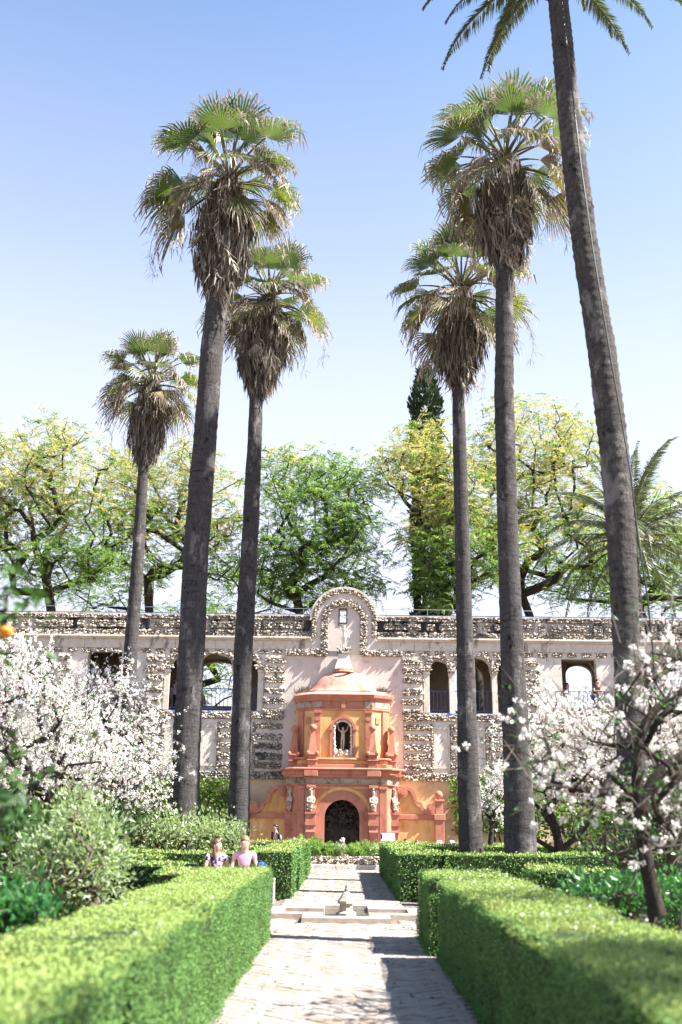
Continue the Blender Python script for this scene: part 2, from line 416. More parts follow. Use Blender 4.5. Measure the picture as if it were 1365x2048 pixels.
M['straw'] = leafmat('straw', [(.36, .315, .26), (.50, .45, .39), (.27, .22, .17)], .2, .7, .2, tcol=(1, .95, .8))
M['thatch'] = leafmat('dead_thatch', [(.085, .073, .064), (.165, .145, .125), (.27, .24, .21)], .1, .8, .15, tcol=(1, .9, .7))
M['petiole'] = leafmat('petiole', [(.10, .12, .03), (.14, .13, .045), (.12, .10, .04)], .05, .5, .3)
M['date_green'] = leafmat('date_frond_green', [(.06, .085, .045), (.09, .12, .06), (.12, .15, .09)], .25, .4, .5)
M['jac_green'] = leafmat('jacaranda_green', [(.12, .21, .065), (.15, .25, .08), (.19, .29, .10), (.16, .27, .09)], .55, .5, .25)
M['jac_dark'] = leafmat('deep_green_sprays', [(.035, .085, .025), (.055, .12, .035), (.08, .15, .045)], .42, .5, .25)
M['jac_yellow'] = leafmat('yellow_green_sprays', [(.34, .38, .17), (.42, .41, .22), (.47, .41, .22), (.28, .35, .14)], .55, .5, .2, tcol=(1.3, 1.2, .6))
M['cypress'] = leafmat('cypress_green', [(.018, .035, .016), (.03, .055, .024), (.05, .075, .035)], .15, .6, .2)
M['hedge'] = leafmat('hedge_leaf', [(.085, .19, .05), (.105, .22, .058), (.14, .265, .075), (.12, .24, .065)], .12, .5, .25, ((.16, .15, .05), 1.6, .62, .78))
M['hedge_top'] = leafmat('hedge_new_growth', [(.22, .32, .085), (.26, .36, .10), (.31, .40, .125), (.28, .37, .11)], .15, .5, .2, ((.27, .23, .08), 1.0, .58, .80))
M['hedge_core'] = surf('hedge_inside', (.012, .026, .006), (.022, .042, .010), 9, bs=.5)
M['ivy'] = leafmat('ivy_leaf', [(.05, .12, .02), (.09, .18, .03), (.15, .25, .05)], .3, .35, .5)
M['shrub'] = leafmat('pale_shrub_leaf', [(.17, .25, .12), (.26, .35, .19), (.36, .43, .27)], .4, .4, .5)
M['shrub_dark'] = leafmat('dark_shrub_leaf', [(.022, .06, .02), (.045, .10, .03), (.08, .14, .05)], .3, .35, .5)
M['bed'] = leafmat('bed_leaf', [(.025, .10, .03), (.05, .17, .05), (.08, .22, .07)], .3, .35, .5)
M['citrus'] = leafmat('orange_leaf', [(.02, .06, .015), (.04, .10, .02), (.07, .14, .03)], .3, .35, .5)
M['petal'] = leafmat('white_petal', [(.87, .82, .79), (.88, .85, .82), (.87, .79, .77)], .4, .6, .2, tcol=(1, 1, 1))
M['orange'] = flat('orange_peel', (.75, .26, .02), .45)
M['skin'] = flat('skin', (.62, .36, .26), .5)
M['hair_brown'] = flat('brown_hair', (.10, .05, .03), .5)
M['hair_fair'] = flat('sandy_hair', (.22, .12, .06), .5)
M['hair_dark'] = flat('dark_hair', (.02, .014, .012), .45)
def cloth(name, c): return surf(name, c, tuple(min(1, x*1.15) for x in c), 9, rough=.85, bs=.3, bscale=25)
M['c_pink'] = cloth('pink_cotton', (.66, .36, .46)); M['c_navy'] = cloth('navy_cloth', (.015, .018, .035))
M['c_white'] = cloth('white_cotton', (.72, .73, .76)); M['c_jean'] = cloth('blue_denim', (.04, .06, .16))
M['c_grey'] = cloth('grey_cloth', (.30, .29, .33)); M['c_blue'] = cloth('blue_nylon', (.03, .08, .30)); M['c_hatpink'] = cloth('pale_pink_cloth', (.75, .55, .58))
M['c_lilac'] = cloth('lilac_cloth', (.5, .46, .58))
def floral():
    m, nt, p, out = mk('floral_cotton')
    vo = nt.nodes.new('ShaderNodeTexVoronoi'); vo.inputs['Scale'].default_value = 16
    nt.links.new(pos(nt), vo.inputs['Vector'])
    c = ramp(nt, vo.outputs['Color'], [(0, (.02, .025, .09)), (.42, (.03, .03, .12)), (.5, (.7, .62, .66)), (.75, (.55, .25, .34)), (1, (.75, .72, .74))], 'CONSTANT')
    nt.links.new(c, p.inputs['Base Color']); p.inputs['Roughness'].default_value = .8
    return m
M['c_floral'] = floral()

# ------------------------------------------------------------------ ground, path, bricks
g = MB()
g.add([(-1500, -300, -.03), (1500, -300, -.03), (1500, 2500, -.03), (-1500, 2500, -.03)], [(0, 1, 2, 3)])
tag(g.build('ground', M['soil']), kind='structure')
PX0, PX1 = -1.10, 1.17
p = MB(); box(p, PX0-.26, PX1+.26, 1.5, 36.9, -.03, 0.0)
path = tag(p.build('path', M['mortar']), kind='structure')
p = MB(); box(p, -9, PX0-.27, 15.75, 22.55, -.03, -.004); box(p, PX1+.27, 9, 15.75, 22.55, -.03, -.004)
plaza = tag(p.build('plaza_pavement', M['mortar']), kind='structure')
p = MB(); box(p, -20, 20, 36.95, 45.9, -.03, -.006)
tag(p.build('terrace_pavement', M['mortar']), kind='structure')
BL, BW = .28, .14
def brick_geo(l, w, z):
    a, b = l/2-.005, w/2-.005; c = .008
    V = [(-a, -b, -.01), (a, -b, -.01), (a, b, -.01), (-a, b, -.01), (-a, -b, z-c), (a, -b, z-c), (a, b, z-c), (-a, b, z-c),
         (-a+c, -b+c, z), (a-c, -b+c, z), (a-c, b-c, z), (-a+c, b-c, z)]
    Q = [(8, 9, 10, 11)]
    for k in range(4):
        n = (k+1) % 4; Q += [(k, n, n+4, k+4), (k+4, n+4, n+8, k+8)]
    return np.array(V), Q
FCX, FCY = .04, 19.05
def in_fountain(x, y, e=.02):
    x, y = abs(x-FCX), abs(y-FCY)
    return (x < .72+e and y < 1.42+e) or (x < 1.42+e and y < .72+e)
cells = []
c45 = math.cos(math.pi/4)
for j in range(-20, 230):
    for k in range(-7, 8):
        for cu, cv, a in ((j+4*k+1.0, j+.5, 0), (j+4*k+3.5, j+1.0, 1)):
            x, y = (cu-cv)*c45*BW, (cu+cv)*c45*BW+1.0
            if y < 2.0 or y > 36.7 or x < PX0-.05 or x > PX1+.05 or in_fountain(x, y, .1): continue
            cells.append((x, y, math.pi/4+(math.pi/2 if a else 0)))
edge = []
y = 2.1
while y < 36.7:
    for x in (PX0+.03, PX1-.03):
        if not in_fountain(x, y, .1): edge.append((x, y, math.pi/2))
    y += .285
cells = list(cells)
cells.sort(key=lambda c: abs(c[1]-9.3) if c[1] >= 8.6 else 50-c[1])
ind, rest = cells[:300], cells[300:]
V, Q = brick_geo(BL, BW, .02)
mb = MB(); mb.add(V, Q); bme = mb.mesh('brick', M['brick'])
for (x, y, a) in ind:
    o = link('brick', bme, path, (x, y, R.uniform(-.004, .004)))
    o.rotation_euler = (R.uniform(-.012, .012), R.uniform(-.012, .012), a+R.uniform(-.015, .015))
mb = MB()
def addbricks(mb, lst):
    for (x, y, a) in lst:
        ca, sa = math.cos(a+R.uniform(-.015, .015)), math.sin(a)
        W = V@np.array([[ca, sa, 0], [-sa, ca, 0], [0, 0, 1]])+np.array([x, y, R.uniform(-.005, .005)])
        W[8:, 2] += (W[8:, 0]-x)*R.uniform(-.02, .02)
        mb.add(W, Q)
addbricks(mb, rest)
tag(mb.build('brick_paving', M['brick'], path), kind='stuff')
mb = MB(); lst = []
for j in range(48):
    for i in range(-26, 27):
        x, y = i*.285+(j % 2)*.14, 15.85+j*.142
        if PX0-.4 < x < PX1+.4 or abs(x) > 7: continue
        if in_fountain(x, y, .1): continue
        lst.append((x, y, 0))
addbricks(mb, lst); tag(mb.build('brick_paving', M['brick'], plaza), kind='stuff')

# ------------------------------------------------------------------ gallery wall
CX = -.12
zf = lambda py, px=690: at(px, py, 46)[2]
xf = lambda px, py=1400: at(px, py, 46)[0]
gal = thing('gallery_building', 'long two storey garden gallery wall faced with rough tufa panels and arched openings', 'building', (CX, 46, 0))
X0, X1 = -21, 21
bays = []                                     # (x0, x1, spring, rise) openings of the upper floor
SILL = 6.38
for s in (-1, 1):
    for (a, b, zs, rise) in ((3.94, 4.86, 8.30, .52), (5.10, 6.82, 8.25, .80), (7.06, 8.07, 8.30, .52),
                             (13.4, 14.4, 8.30, .52), (14.64, 16.3, 8.25, .80), (16.54, 17.5, 8.30, .52)):
        bays.append((CX+min(s*a, s*b), CX+max(s*a, s*b), zs, rise))
def foil(x0, x1, zs, rise, lobes=5, n=30):
    c, r = (x0+x1)/2, (x1-x0)/2
    P = [(x0, SILL), (x1, SILL)]
    for i in range(n+1):
        t = math.pi*i/n; k = 1-.10*(1-abs(math.sin(lobes*t*.5+0)))*min(1, i*(n-i)/20)
        P.append((c+r*math.cos(t)*k, zs+rise*math.sin(t)*k))
    return P
holes = [foil(*b) for b in bays]
rectw = [(xf(167)+.05, xf(238), SILL+.05, 9.06), (xf(1127), xf(1197), SILL-.1, 8.93)]
holes += [rect(*r) for r in rectw]
w = MB(); slab(w, rect(X0, X1, 3.6, 9.62), holes, 46.0, 46.42); w.build('upper_wall', M['plaster'], gal)
w = MB(); box(w, X0, X1, 46.0, 46.45, -.02, 3.597); w.build('lower_wall', M['plaster_low'], gal)
# the pale pink field behind the fountain pavilion and the raised gable above it
GX, GZ = (xf(622)+xf(752))/2, 10.6
w = MB(); slab(w, rect(CX-2.72, CX+2.72, 3.62, 9.0), [], 45.965, 46.05); w.build('pink_field', M['plaster_pink'], gal)
w = MB()
outer = [(GX-1.5, 9.15)]+[(GX+1.5, 9.15)]+arcpts(GX, GZ, 1.5, 0, math.pi, 26)
wh = rect(xf(678), xf(691), zf(1246), zf(1220))
slab(w, outer, [wh], 45.92, 46.36); w.build('gable', M['plaster_pink'], gal)
w = MB(); x0, x1, z0, z1 = wh[0][0], wh[1][0], wh[0][1], wh[2][1]
slab(w, rect(x0-.05, x1+.05, z0-.05, z1+.05), [rect(x0+.0, x1-.0, z0, z1)], 45.88, 45.93); w.build('window_frame', M['bark'], gal)
# parapet
for (a, b) in ((X0, GX-1.52), (GX+1.52, X1)):
    w = MB(); box(w, a, b, 46.06, 46.40, 9.80, 10.80); w.build('parapet', M['parapet'], gal)
    w = MB(); box(w, a, b, 45.98, 46.46, 10.80, 10.86); w.build('coping', M['cornice'], gal)
    w = MB(); box(w, a, b, 46.0, 46.44, 10.863, 10.90); w.build('coping_edge', M['blue'], gal)
for (a, b) in ((X0, GX-1.54), (GX+1.54, X1)):
    w = MB(); box(w, a, b, 45.80, 46.05, 9.70, 9.79, 0, .02); box(w, a, b, 45.88, 46.0, 9.63, 9.70); w.build('cornice', M['cornice'], gal)
for (a, b) in ((X0, GX-1.14), (GX+1.14, X1)):
    x = a
    while x < b-.05:
        e = min(b, x+R.uniform(1.6, 2.6)); w = MB(); box(w, x+.006, e-.006, 45.95-R.uniform(0, .015), 46.0, 9.21, 9.63, 0, .008); w.build('frieze_slab', M['cornice'], gal); x = e
npan = 0
def panel(poly, y=46.0, s=.095, depth=.09, dark=False):
    global npan; npan += 1
    q = MB(); rubble(q, poly, y, s, depth)
    q.build('rubble_panel', [M['tufa_dark' if dark else 'tufa'], M['joint']], gal)
def strip(a, b, z0, z1, L, y=46.0, dark=False, s=.095, depth=.09):
    x = a
    while x < b-.3:
        e = b if x+L*1.4 > b else x+L*R.uniform(.85, 1.15)
        panel(rrect(x, e, z0, z1, .04), y, s, depth, dark); x = e+.02
# parapet bands
for (a, b, dk) in ((-17.5, -9.3, False), (-9.3, GX-1.55, True), (GX+1.55, 17.5, True)):
    strip(a, b, 10.60, 10.80, 2.6, 46.05, dk)
    strip(a, b, 9.82, 10.08, 2.6, 46.05, dk)
    x = a+.3; k = 0
    while x < b-.4:
        L = 1.75 if k % 2 == 0 else .36
        e = min(x+L, b-.12)
        panel(rrect(x, e, 10.20, 10.48, .05), 46.05, .1, .1, dk)
        if k % 2:
            q = MB(); box(q, x-.10, e+.10, 46.01, 46.06, 10.09, 10.59); q.build('parapet_pilaster', M['parapet'], gal)
        x = e+.24; k += 1
# small blocks below the frieze
x = CX+2.85
while x < 17.5:
    if x > 2.7: panel(rrect(x, x+.46, 8.98, 9.20, .05), 46.0, .09, .07)
    x += .68
x = CX-2.85
while x > -17.5:
    panel(rrect(x-.46, x, 9.00, 9.20, .05), 46.0, .09, .07); x -= .68
# rubble bands of the gable: outer edge, inner ring, legs and the strips that turn outwards
def band(pts0, pts1, y, s=.1, depth=.09): panel(list(pts0)+list(pts1)[::-1], y, s, depth)
for k in range(5):
    a0, a1 = math.pi*k/5, math.pi*(k+1)/5-.015
    band(arcpts(GX, GZ, 1.50, a0, a1, 6), arcpts(GX, GZ, 1.30, a0, a1, 6), 45.92, .085)
    band(arcpts(GX, GZ, 1.07, a0, a1, 6, .92), arcpts(GX, GZ, .75, a0, a1, 6, .92), 45.92, .1, .12)
for s in (-1, 1):
    panel(rect(*sorted((GX+s*1.5, GX+s*1.3)), 9.80, GZ-.02), 45.92, .085)
    panel(rect(*sorted((GX+s*1.07, GX+s*.75)), 9.22, GZ-.02), 45.92, .1, .12)
    panel(rrect(*sorted((GX+s*.75, GX+s*1.45)), 8.92, 9.20, .05), 45.93, .1, .12)
    panel(rrect(*sorted((GX+s*1.47, GX+s*2.72)), 8.93, 9.19, .06), 45.96, .1, .12)
w = MB()
ring(w, GX, GZ, 1.5, 1.60, 45.84, 46.40, 0, math.pi, 30)
w.build('gable_hood', M['cornice'], gal)
# banded pilasters
rowpx = [(1317, 1328), (1336, 1348), (1355, 1366), (1377, 1389), (1398, 1410), (1419, 1442)]
for s, a, b in ((1, 2.72, 3.62), (1, 8.24, 8.98), (-1, 2.72, 3.62), (-1, 8.30, 9.12), (1, 12.6, 13.2), (-1, 12.6, 13.2)):
    q = MB(); box(q, CX+min(s*a, s*b)-.0, CX+max(s*a, s*b), 45.94, 46.0, SILL+.02, 8.95); q.build('pilaster', M['plaster'], gal)
    for (t, bt) in rowpx:
        panel(rrect(CX+min(s*a, s*b)-R.uniform(0, .05), CX+max(s*a, s*b)+R.uniform(0, .05), zf(bt), zf(t), .07), 45.94, .095, .11)
    if a in (2.72, 8.24, 8.30):
        q0, q1 = (b+.02, b+.34) if a == 2.72 else (a-.34, a-.02)
        q = MB(); x0, x1 = CX+min(s*q0, s*q1), CX+max(s*q0, s*q1)
        box(q, x0+.03, x1-.03, 45.93, 46.0, SILL+.01, 8.12, 0, .01); box(q, x0, x1, 45.90, 46.0, 8.12, 8.26, 0, .015)
        q.build('pier', M['cornice'], gal)
        panel(rrect(x0-.1, x1+.08, 8.27, 8.48, .06), 45.95, .095, .11)
lowpx = [(1448, 1459), (1468, 1480), (1488, 1500), (1508, 1520), (1527, 1539)]
for (t, bt) in lowpx:
    for s in (-1, 1):
        panel(rrect(CX+min(s*2.75, s*4.0), CX+max(s*2.75, s*4.0), zf(bt), zf(t), .07), 46.0, .1, .13, s < 0)
        for (a, b) in ((4.93, 5.60), (6.55, 7.25), (8.15, 9.0), (9.4, 11.2), (11.5, 13.2)):
            panel(rrect(CX+min(s*a, s*b), CX+max(s*a, s*b), zf(bt), zf(t), .07), 46.0, .1, .12)
for s in (-1, 1):
    strip(CX+min(s*2.7, s*13.2), CX+max(s*2.7, s*13.2), zf(1560), zf(1545), 1.9, 46.0, s < 0, .1, .13)
    strip(CX+min(s*3.66, s*9.0), CX+max(s*3.66, s*9.0), 6.03, 6.30, 1.5, 46.0, False, .1, .13)
    for k in (4.46, 6.06, 7.72):              # framed plaster panels between them
        c = CX+s*k
        q = MB(); slab(q, rect(c-.36, c+.36, zf(1535), zf(1452)), [rect(c-.28, c+.28, zf(1530), zf(1457))], 45.95, 46.0)
        q.build('panel_frame', M['cornice'], gal)
        q = MB(); box(q, c-.27, c+.27, 45.985, 46.0, zf(1529), zf(1458)); q.build('plaster_panel', M['plaster'], gal)
        for d in (-.43, .43): panel(rect(c+d-.06, c+d+.06, zf(1543), zf(1446)), 46.0, .085, .1)
# voussoirs over the arches
for (x0, x1, zs, rise) in bays:
    c, r = (x0+x1)/2, (x1-x0)/2
    if abs(c) > 14: continue
    for k in range(3):
        a0, a1 = math.pi*(k+.04)/3, math.pi*(k+.96)/3
        top = min(8.97, zs+rise+.42)
        P0 = [(c+r*1.02*math.cos(t), zs+rise*1.02*math.sin(t)) for t in np.linspace(a0, a1, 6)]
        P1 = [(c+(r+.16)*math.cos(t), min(top, zs+(rise+.30)*math.sin(t))) for t in np.linspace(a0, a1, 6)]
        panel(P1+P0[::-1], 45.99, .085, .09)
# columns between the arches, sills and railings
for s in (-1, 1):
    for k in (4.98, 6.94, 14.52, 16.42):
        x = CX+s*k
        q = MB(); lathe(q, [(.15, SILL+.01), (.15, SILL+.07), (.115, SILL+.12), (.118, 7.3), (.10, 7.96)], (x, 46.2, 0), 14)
        col = q.build('column', M['marble'], gal, True)
        q = MB(); lathe(q, [(.10, 7.96), (.13, 8.0), (.12, 8.05), (.17, 8.16), (.17, 8.2)], (x, 46.2, 0), 14); q.build('capital', M['cornice'], col)
        q = MB(); rubble(q, [(x-.13, 8.2), (x+.13, 8.2), (x+.2, 8.4), (x, 8.52), (x-.2, 8.4)], 45.99, .08, .09)
        q.build('corbel', [M['tufa'], M['joint']], col)
    q = MB(); x0, x1 = sorted((CX+s*3.9, CX+s*8.1)); box(q, x0, x1, 45.93, 46.5, 6.31, SILL); q.build('sill', M['bluetile'], gal)
    q = MB(); x0, x1 = sorted((CX+s*13.3, CX+s*17.6)); box(q, x0, x1, 45.93, 46.5, 6.31, SILL); q.build('sill', M['bluetile'], gal)
def railing(x0, x1, y, z0, z1, m, sides=0):
    q = MB(); box(q, x0, x1, y-.018, y+.018, z1-.03, z1); box(q, x0, x1, y-.012, y+.012, z0, z0+.025)
    for xx in ((x0, x1) if sides else ()):
        box(q, xx-.015, xx+.015, y+.018, y+sides, z1-.028, z1-.002); box(q, xx-.012, xx+.012, y+.012, y+sides, z0, z0+.023)
    r = q.build('railing', M[m], gal)
    n = max(2, int(round((x1-x0)/.2)))
    b = MB(); box(b, -.011, .011, -.011, .011, 0, z1-z0-.055); me = b.mesh('baluster', M[m])
    o0 = wloc(r)
    for i in range(n+1):
        xx = x0+.02+(x1-x0-.04)*i/n
        link('baluster', me, r, np.array([xx, y, z0+.025])-o0)
    if sides:
        for xx in (x0, x1): link('baluster', me, r, np.array([xx, y+sides*.5, z0+.025])-o0)
for s in (-1, 1):
    for (a, b) in ((3.94, 4.86), (5.10, 6.82), (7.06, 8.07), (13.4, 14.4), (14.64, 16.3)):
        x0, x1 = sorted((CX+s*a, CX+s*b)); railing(x0, x1, 46.2, 6.50, 7.42, 'blue')
railing(rectw[1][0]-.36, rectw[1][1]+.42, 45.62, 6.36, 7.40, 'darkblue', .36)
railing(rectw[0][0], rectw[0][1], 46.1, 6.5, 7.4, 'blue')
q = MB(); box(q, rectw[1][0]-.42, rectw[1][1]+.48, 45.56, 46.0, 6.22, 6.32, 0, .015); q.build('balcony_slab', M['cornice'], gal)
# inside of the gallery
q = MB(); box(q, X0, X1, 46.43, 50.3, 6.12, 6.30); q.build('gallery_floor', M['inner'], gal)
q = MB(); box(q, X0, X1, 46.43, 50.3, 9.32, 9.60); q.build('gallery_ceiling', M['inner'], gal)
bh = [arch_poly(-7.45, -5.35, 7.02, 8.6, 14, .62), arch_poly(5.3, 6.85, 6.9, 8.5, 14, .7), arch_poly(10.95, 12.32, 7.1, 8.75, 14, .5),
      arch_poly(15.9, 18.6, 7.0, 8.5, 14, .7), arch_poly(-17.6, -15.2, 7.0, 8.5, 14, .7)]
q = MB(); slab(q, rect(X0, X1, 6.30, 9.32), bh, 49.9, 50.3); q.build('back_wall', M['inner'], gal)
q = MB(); box(q, X0, X1, 49.9, 50.3, -.02, 6.11); q.build('back_lower_wall', M['inner'], gal)
for x in (X0, -9.6, 9.2, X1-.3, -12.9, 13.0):
    q = MB(); box(q, x, x+.3, 46.43, 49.89, 6.31, 9.31); q.build('cross_wall', M['inner'], gal)
# wire guard rail on the roof
q = MB()
for (a, b) in ((X0, GX-1.6), (GX+1.6, X1)):
    tube(q, [(a, 46.3, 11.22), (b, 46.3, 11.22)], .012, 5)
roof_rail = q.build('roof_guard_rail', M['steel'], gal)
b_ = MB(); tube(b_, [(0, 0, 0), (0, 0, .33)], .012, 5); pm = b_.mesh('post', M['steel'])
for x in np.arange(-19.6, 20, 1.95):
    if abs(x-GX) > 1.7: link('post', pm, roof_rail, np.array([x, 46.3, 10.9])-wloc(roof_rail))

# ------------------------------------------------------------------ fountain pavilion on the wall
pav = thing('fountain_pavilion', 'ochre and red baroque wall fountain with arched grotto, niche and pink dome', 'fountain', (CX, 44.5, 0))
def prism(mb, pts, z0, z1, m=0):
    n = len(pts); V = [(p[0], p[1], z0) for p in pts]+[(p[0], p[1], z1) for p in pts]
    Fs = [list(range(n))[::-1], list(range(n, 2*n))]+[(i, (i+1) % n, (i+1) % n+n, i+n) for i in range(n)]
    mb.add(V, Fs, m)
def loft(mb, rings, m=0):
    n = len(rings[0][0]); V = []
    for pts, z in rings: V += [(p[0], p[1], z) for p in pts]
    Q = [(k*n+i, k*n+(i+1) % n, (k+1)*n+(i+1) % n, (k+1)*n+i) for k in range(len(rings)-1) for i in range(n)]
    mb.add(V, Q+[list(range(n))[::-1], list(range((len(rings)-1)*n, len(rings)*n))], m)
def obox(mb, p0, p1, z0, z1, t, m=0):
    """upright plate between two plan points, t thick towards the viewer's side"""
    p0, p1 = np.array(p0, float), np.array(p1, float); d = (p1-p0)/np.linalg.norm(p1-p0); n = np.array([d[1], -d[0]])
    prism(mb, [p0, p0+n*t, p1+n*t, p1][::-1] if np.cross(p1-p0, n) > 0 else [p0, p0+n*t, p1+n*t, p1], z0, z1, m)
YL = 44.25
def plan_low(d): return [(CX-2.5-d, 45.97), (CX-2.45-d, 45.1-d*.6), (CX-1.92-d*.6, YL-d), (CX+1.92+d*.6, YL-d), (CX+2.45+d, 45.1-d*.6), (CX+2.5+d, 45.97)]
def plan_up(d): return [(CX-2.12-d, 45.96), (CX-2.02-d, 45.25-d*.6), (CX-1.26-d*.6, 44.62-d), (CX+1.26+d*.6, 44.62-d), (CX+2.02+d, 45.25-d*.6), (CX+2.12+d, 45.96)]
# lower storey: front plate with the grotto arch
AR, AZ = .75, 1.76
q = MB()
left = [(CX-1.9, 0.0), (CX-AR, 0.0)]+[(CX-AR, AZ)]+arcpts(CX, AZ, AR, math.pi, 0, 22)[1:]+[(CX+AR, 0.0), (CX+1.9, 0.0), (CX+1.9, 3.22), (CX-1.9, 3.22)]
slab(q, left, [], YL, YL+.3); q.build('grotto_wall', M['ochre'], pav)
for s in (-1, 1):
    q = MB(); obox(q, *(((CX-2.45, 45.1), (CX-1.92, YL)) if s < 0 else ((CX+1.92, YL), (CX+2.45, 45.1))), 0, 3.22, -.15)
    box(q, *sorted((CX+s*2.2, CX+s*2.47)), 45.1, 45.96, 0, 3.22); q.build('side_wall', M['red'], pav)
q = MB(); ring(q, CX, AZ, AR+.003, 1.14, YL-.07, YL+.02, 0, math.pi, 28)
for s in (-1, 1): box(q, *sorted((CX+s*(AR+.003), CX+s*1.14)), YL-.07, YL+.02, 0.0, AZ-.004)
q.build('archivolt', M['red'], pav)
q = MB(); ring(q, CX, AZ, 1.145, 1.27, YL-.045, YL+.01, 0, math.pi, 28); q.build('arch_fillet', M['ochre'], pav)
q = MB()
for s in (-1, 1):
    P = [(CX+s*1.25, 2.96), (CX+s*.30, 2.96)]+[(CX+s*1.33*math.cos(t), AZ+1.33*math.sin(t)) for t in np.linspace(1.12, .36, 10) if AZ+1.33*math.sin(t) < 2.94]
    slab(q, P, [], YL-.03, YL+.01)
q.build('spandrel', M['red'], pav)
q = MB()
box(q, CX-AR-.3, CX+AR+.3, YL+1.25, YL+1.5, 0, 2.9); box(q, CX-AR-.3, CX-AR-.1, YL+.31, YL+1.25, 0, 2.9); box(q, CX+AR+.1, CX+AR+.3, YL+.31, YL+1.25, 0, 2.9)
box(q, CX-AR-.3, CX+AR+.3, YL+.31, YL+1.5, 2.9, 3.0)
P = [(CX+x*.9, .02+z) for x, z in ((-.72, 0), (.72, 0), (.7, 1.0), (.5, 1.35), (.2, 1.5), (-.2, 1.5), (-.5, 1.38), (-.7, 1.0))]
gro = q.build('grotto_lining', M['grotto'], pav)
q = MB()
X = np.concatenate([rng.uniform(-.95, .95, 260)]); Z = rng.uniform(0, 2.6, 260)
ar = np.hypot(X*.9/.62, np.maximum(Z-.7, 0)/.75); k = ar > 1
rocks(q, np.stack([CX+X[k], YL+1.22-rng.uniform(0, .16, k.sum()), Z[k]], 1), rng.uniform(.06, .15, (k.sum(), 3)))
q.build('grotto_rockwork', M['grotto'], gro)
# pilasters of the lower storey
for s in (-1, 1):
    q = MB(); x0, x1 = sorted((CX+s*1.60, CX+s*1.90)); box(q, x0, x1, YL-.12, YL, 0, 2.94, 0, .012); box(q, x0-.03, x1+.03, YL-.15, YL, 2.94, 3.06, 0, .01); box(q, x0-.03, x1+.03, YL-.15, YL, 0, .35, 0, .01)
    q.build('pilaster', M['red'], pav)
    q = MB(); box(q, CX+s*1.56-.025, CX+s*1.56+.025, YL-.03, YL, .1, 2.94); q.build('edge_strip', M['white_stone'], pav)
    # curved bracket pedestals that carry the herm figures
    for (x, y, ang) in ((CX+s*1.33, YL-.19, 0), (CX+s*2.24, 44.72, s*.9)):
        q = MB()
        for (a, b, z0, z1) in ((.19, .15, 1.28, 1.46), (.23, .19, 1.46, 1.62), (.20, .16, 1.62, 1.92), (.24, .2, 1.92, 2.0)):
            prism(q, [(x-a, y-b), (x+a, y-b), (x+a, y+.19), (x-a, y+.19)], z0, z1-.003)
        rr = []
        for z, a, b in ((.34, .13, .10), (.55, .11, .06), (.8, .13, .09), (1.05, .16, .16), (1.2, .18, .19), (1.277, .19, .17)):
            rr.append(([(x-a, y-b), (x+a, y-b), (x+a, y+.19), (x-a, y+.19)], z))
        loft(q, rr); box(q, x-.2, x+.2, y-.18, y+.19, 0, .337, 0, .01)
        q.build('bracket_pedestal', M['red'], pav)
        q = MB(); box(q, x-.17, x+.17, y-.02, y+.19, 2.0, 2.98); box(q, x-.2, x+.2, y-.12, y+.19, 2.983, 3.1, 0, .01); q.build('capital_block', M['red'], pav)
# frieze (worn), cornice
q = MB(); loft(q, [(plan_low(.04), 3.06), (plan_low(.04), 3.10), (plan_low(.09), 3.12), (plan_low(.09), 3.16)]); q.build('architrave', M['red'], pav)
q = MB(); prism(q, plan_low(.03), 3.163, 3.42); q.build('worn_frieze', M['worn'], pav)
q = MB(); loft(q, [(plan_low(.10), 3.423), (plan_low(.13), 3.52), (plan_low(.20), 3.56), (plan_low(.22), 3.72)]); q.build('lower_cornice', M['red'], pav)
q = MB(); loft(q, [(plan_low(.30), 3.723), (plan_low(.33), 3.78), (plan_low(.28), 3.83)]); q.build('cornice_ledge', M['red'], pav)
for s in (-1, 1):
    for x, w_ in ((CX+s*1.35, .30), (CX+s*2.28, .26)):
        q = MB(); y = YL-.30 if abs(x-CX) < 2 else 44.55
        box(q, x-w_, x+w_, y-.02, y+.4, 3.47, 3.72, 0, .015); q.build('cornice_break', M['red'], pav)
# plinth and obelisks
q = MB(); loft(q, [(plan_low(-.06), 3.833), (plan_low(-.06), 3.98), (plan_low(-.14), 4.0)]); q.build('plinth_step', M['red'], pav)
q = MB(); prism(q, plan_low(-.2), 4.003, 4.17); q.build('plinth_panel', M['ochre'], pav)
q = MB(); loft(q, [(plan_low(-.10), 4.173), (plan_low(-.06), 4.20), (plan_low(-.10), 4.27)]); q.build('plinth_ledge', M['red'], pav)
for s in (-1, 1):
    for x, y in ((CX+s*1.30, 44.32), (CX+s*2.14, 44.98)):
        q = MB(); box(q, x-.2, x+.2, y-.2, y+.2, 3.833, 4.12, 0, .012); box(q, x-.24, x+.24, y-.24, y+.24, 4.12, 4.17, 0, .012)
        box(q, x-.19, x+.19, y-.19, y+.19, 4.17, 4.36); 
        for dx in (-.2, .2):
            for dy in (-.2, .2): lathe(q, [(0, -.09), (.06, -.065), (.09, 0), (.06, .065), (0, .09)], (x+dx, y+dy, 4.45), 8)
        box(q, x-.26, x+.26, y-.26, y+.26, 4.36, 4.42, 0, .015)
        ob = q.build('obelisk', M['red'], pav)
        q = MB(); rr = []
        for z, a in ((4.42, .2), (4.5, .18), (4.62, .165), (5.38, .075)):
            rr.append(([(x-a, y-a), (x+a, y-a), (x+a, y+a), (x-a, y+a)], z))
        loft(q, rr); q.build('shaft', M['red'], ob)
        q = MB(); lathe(q, [(0.07, -.16), (.085, -.13), (.10, -.11), (.15, -.06), (.165, 0), (.15, .07), (.10, .13), (0, .165)], (x, y, 5.52), 16); q.build('ball', M['red'], ob, True)
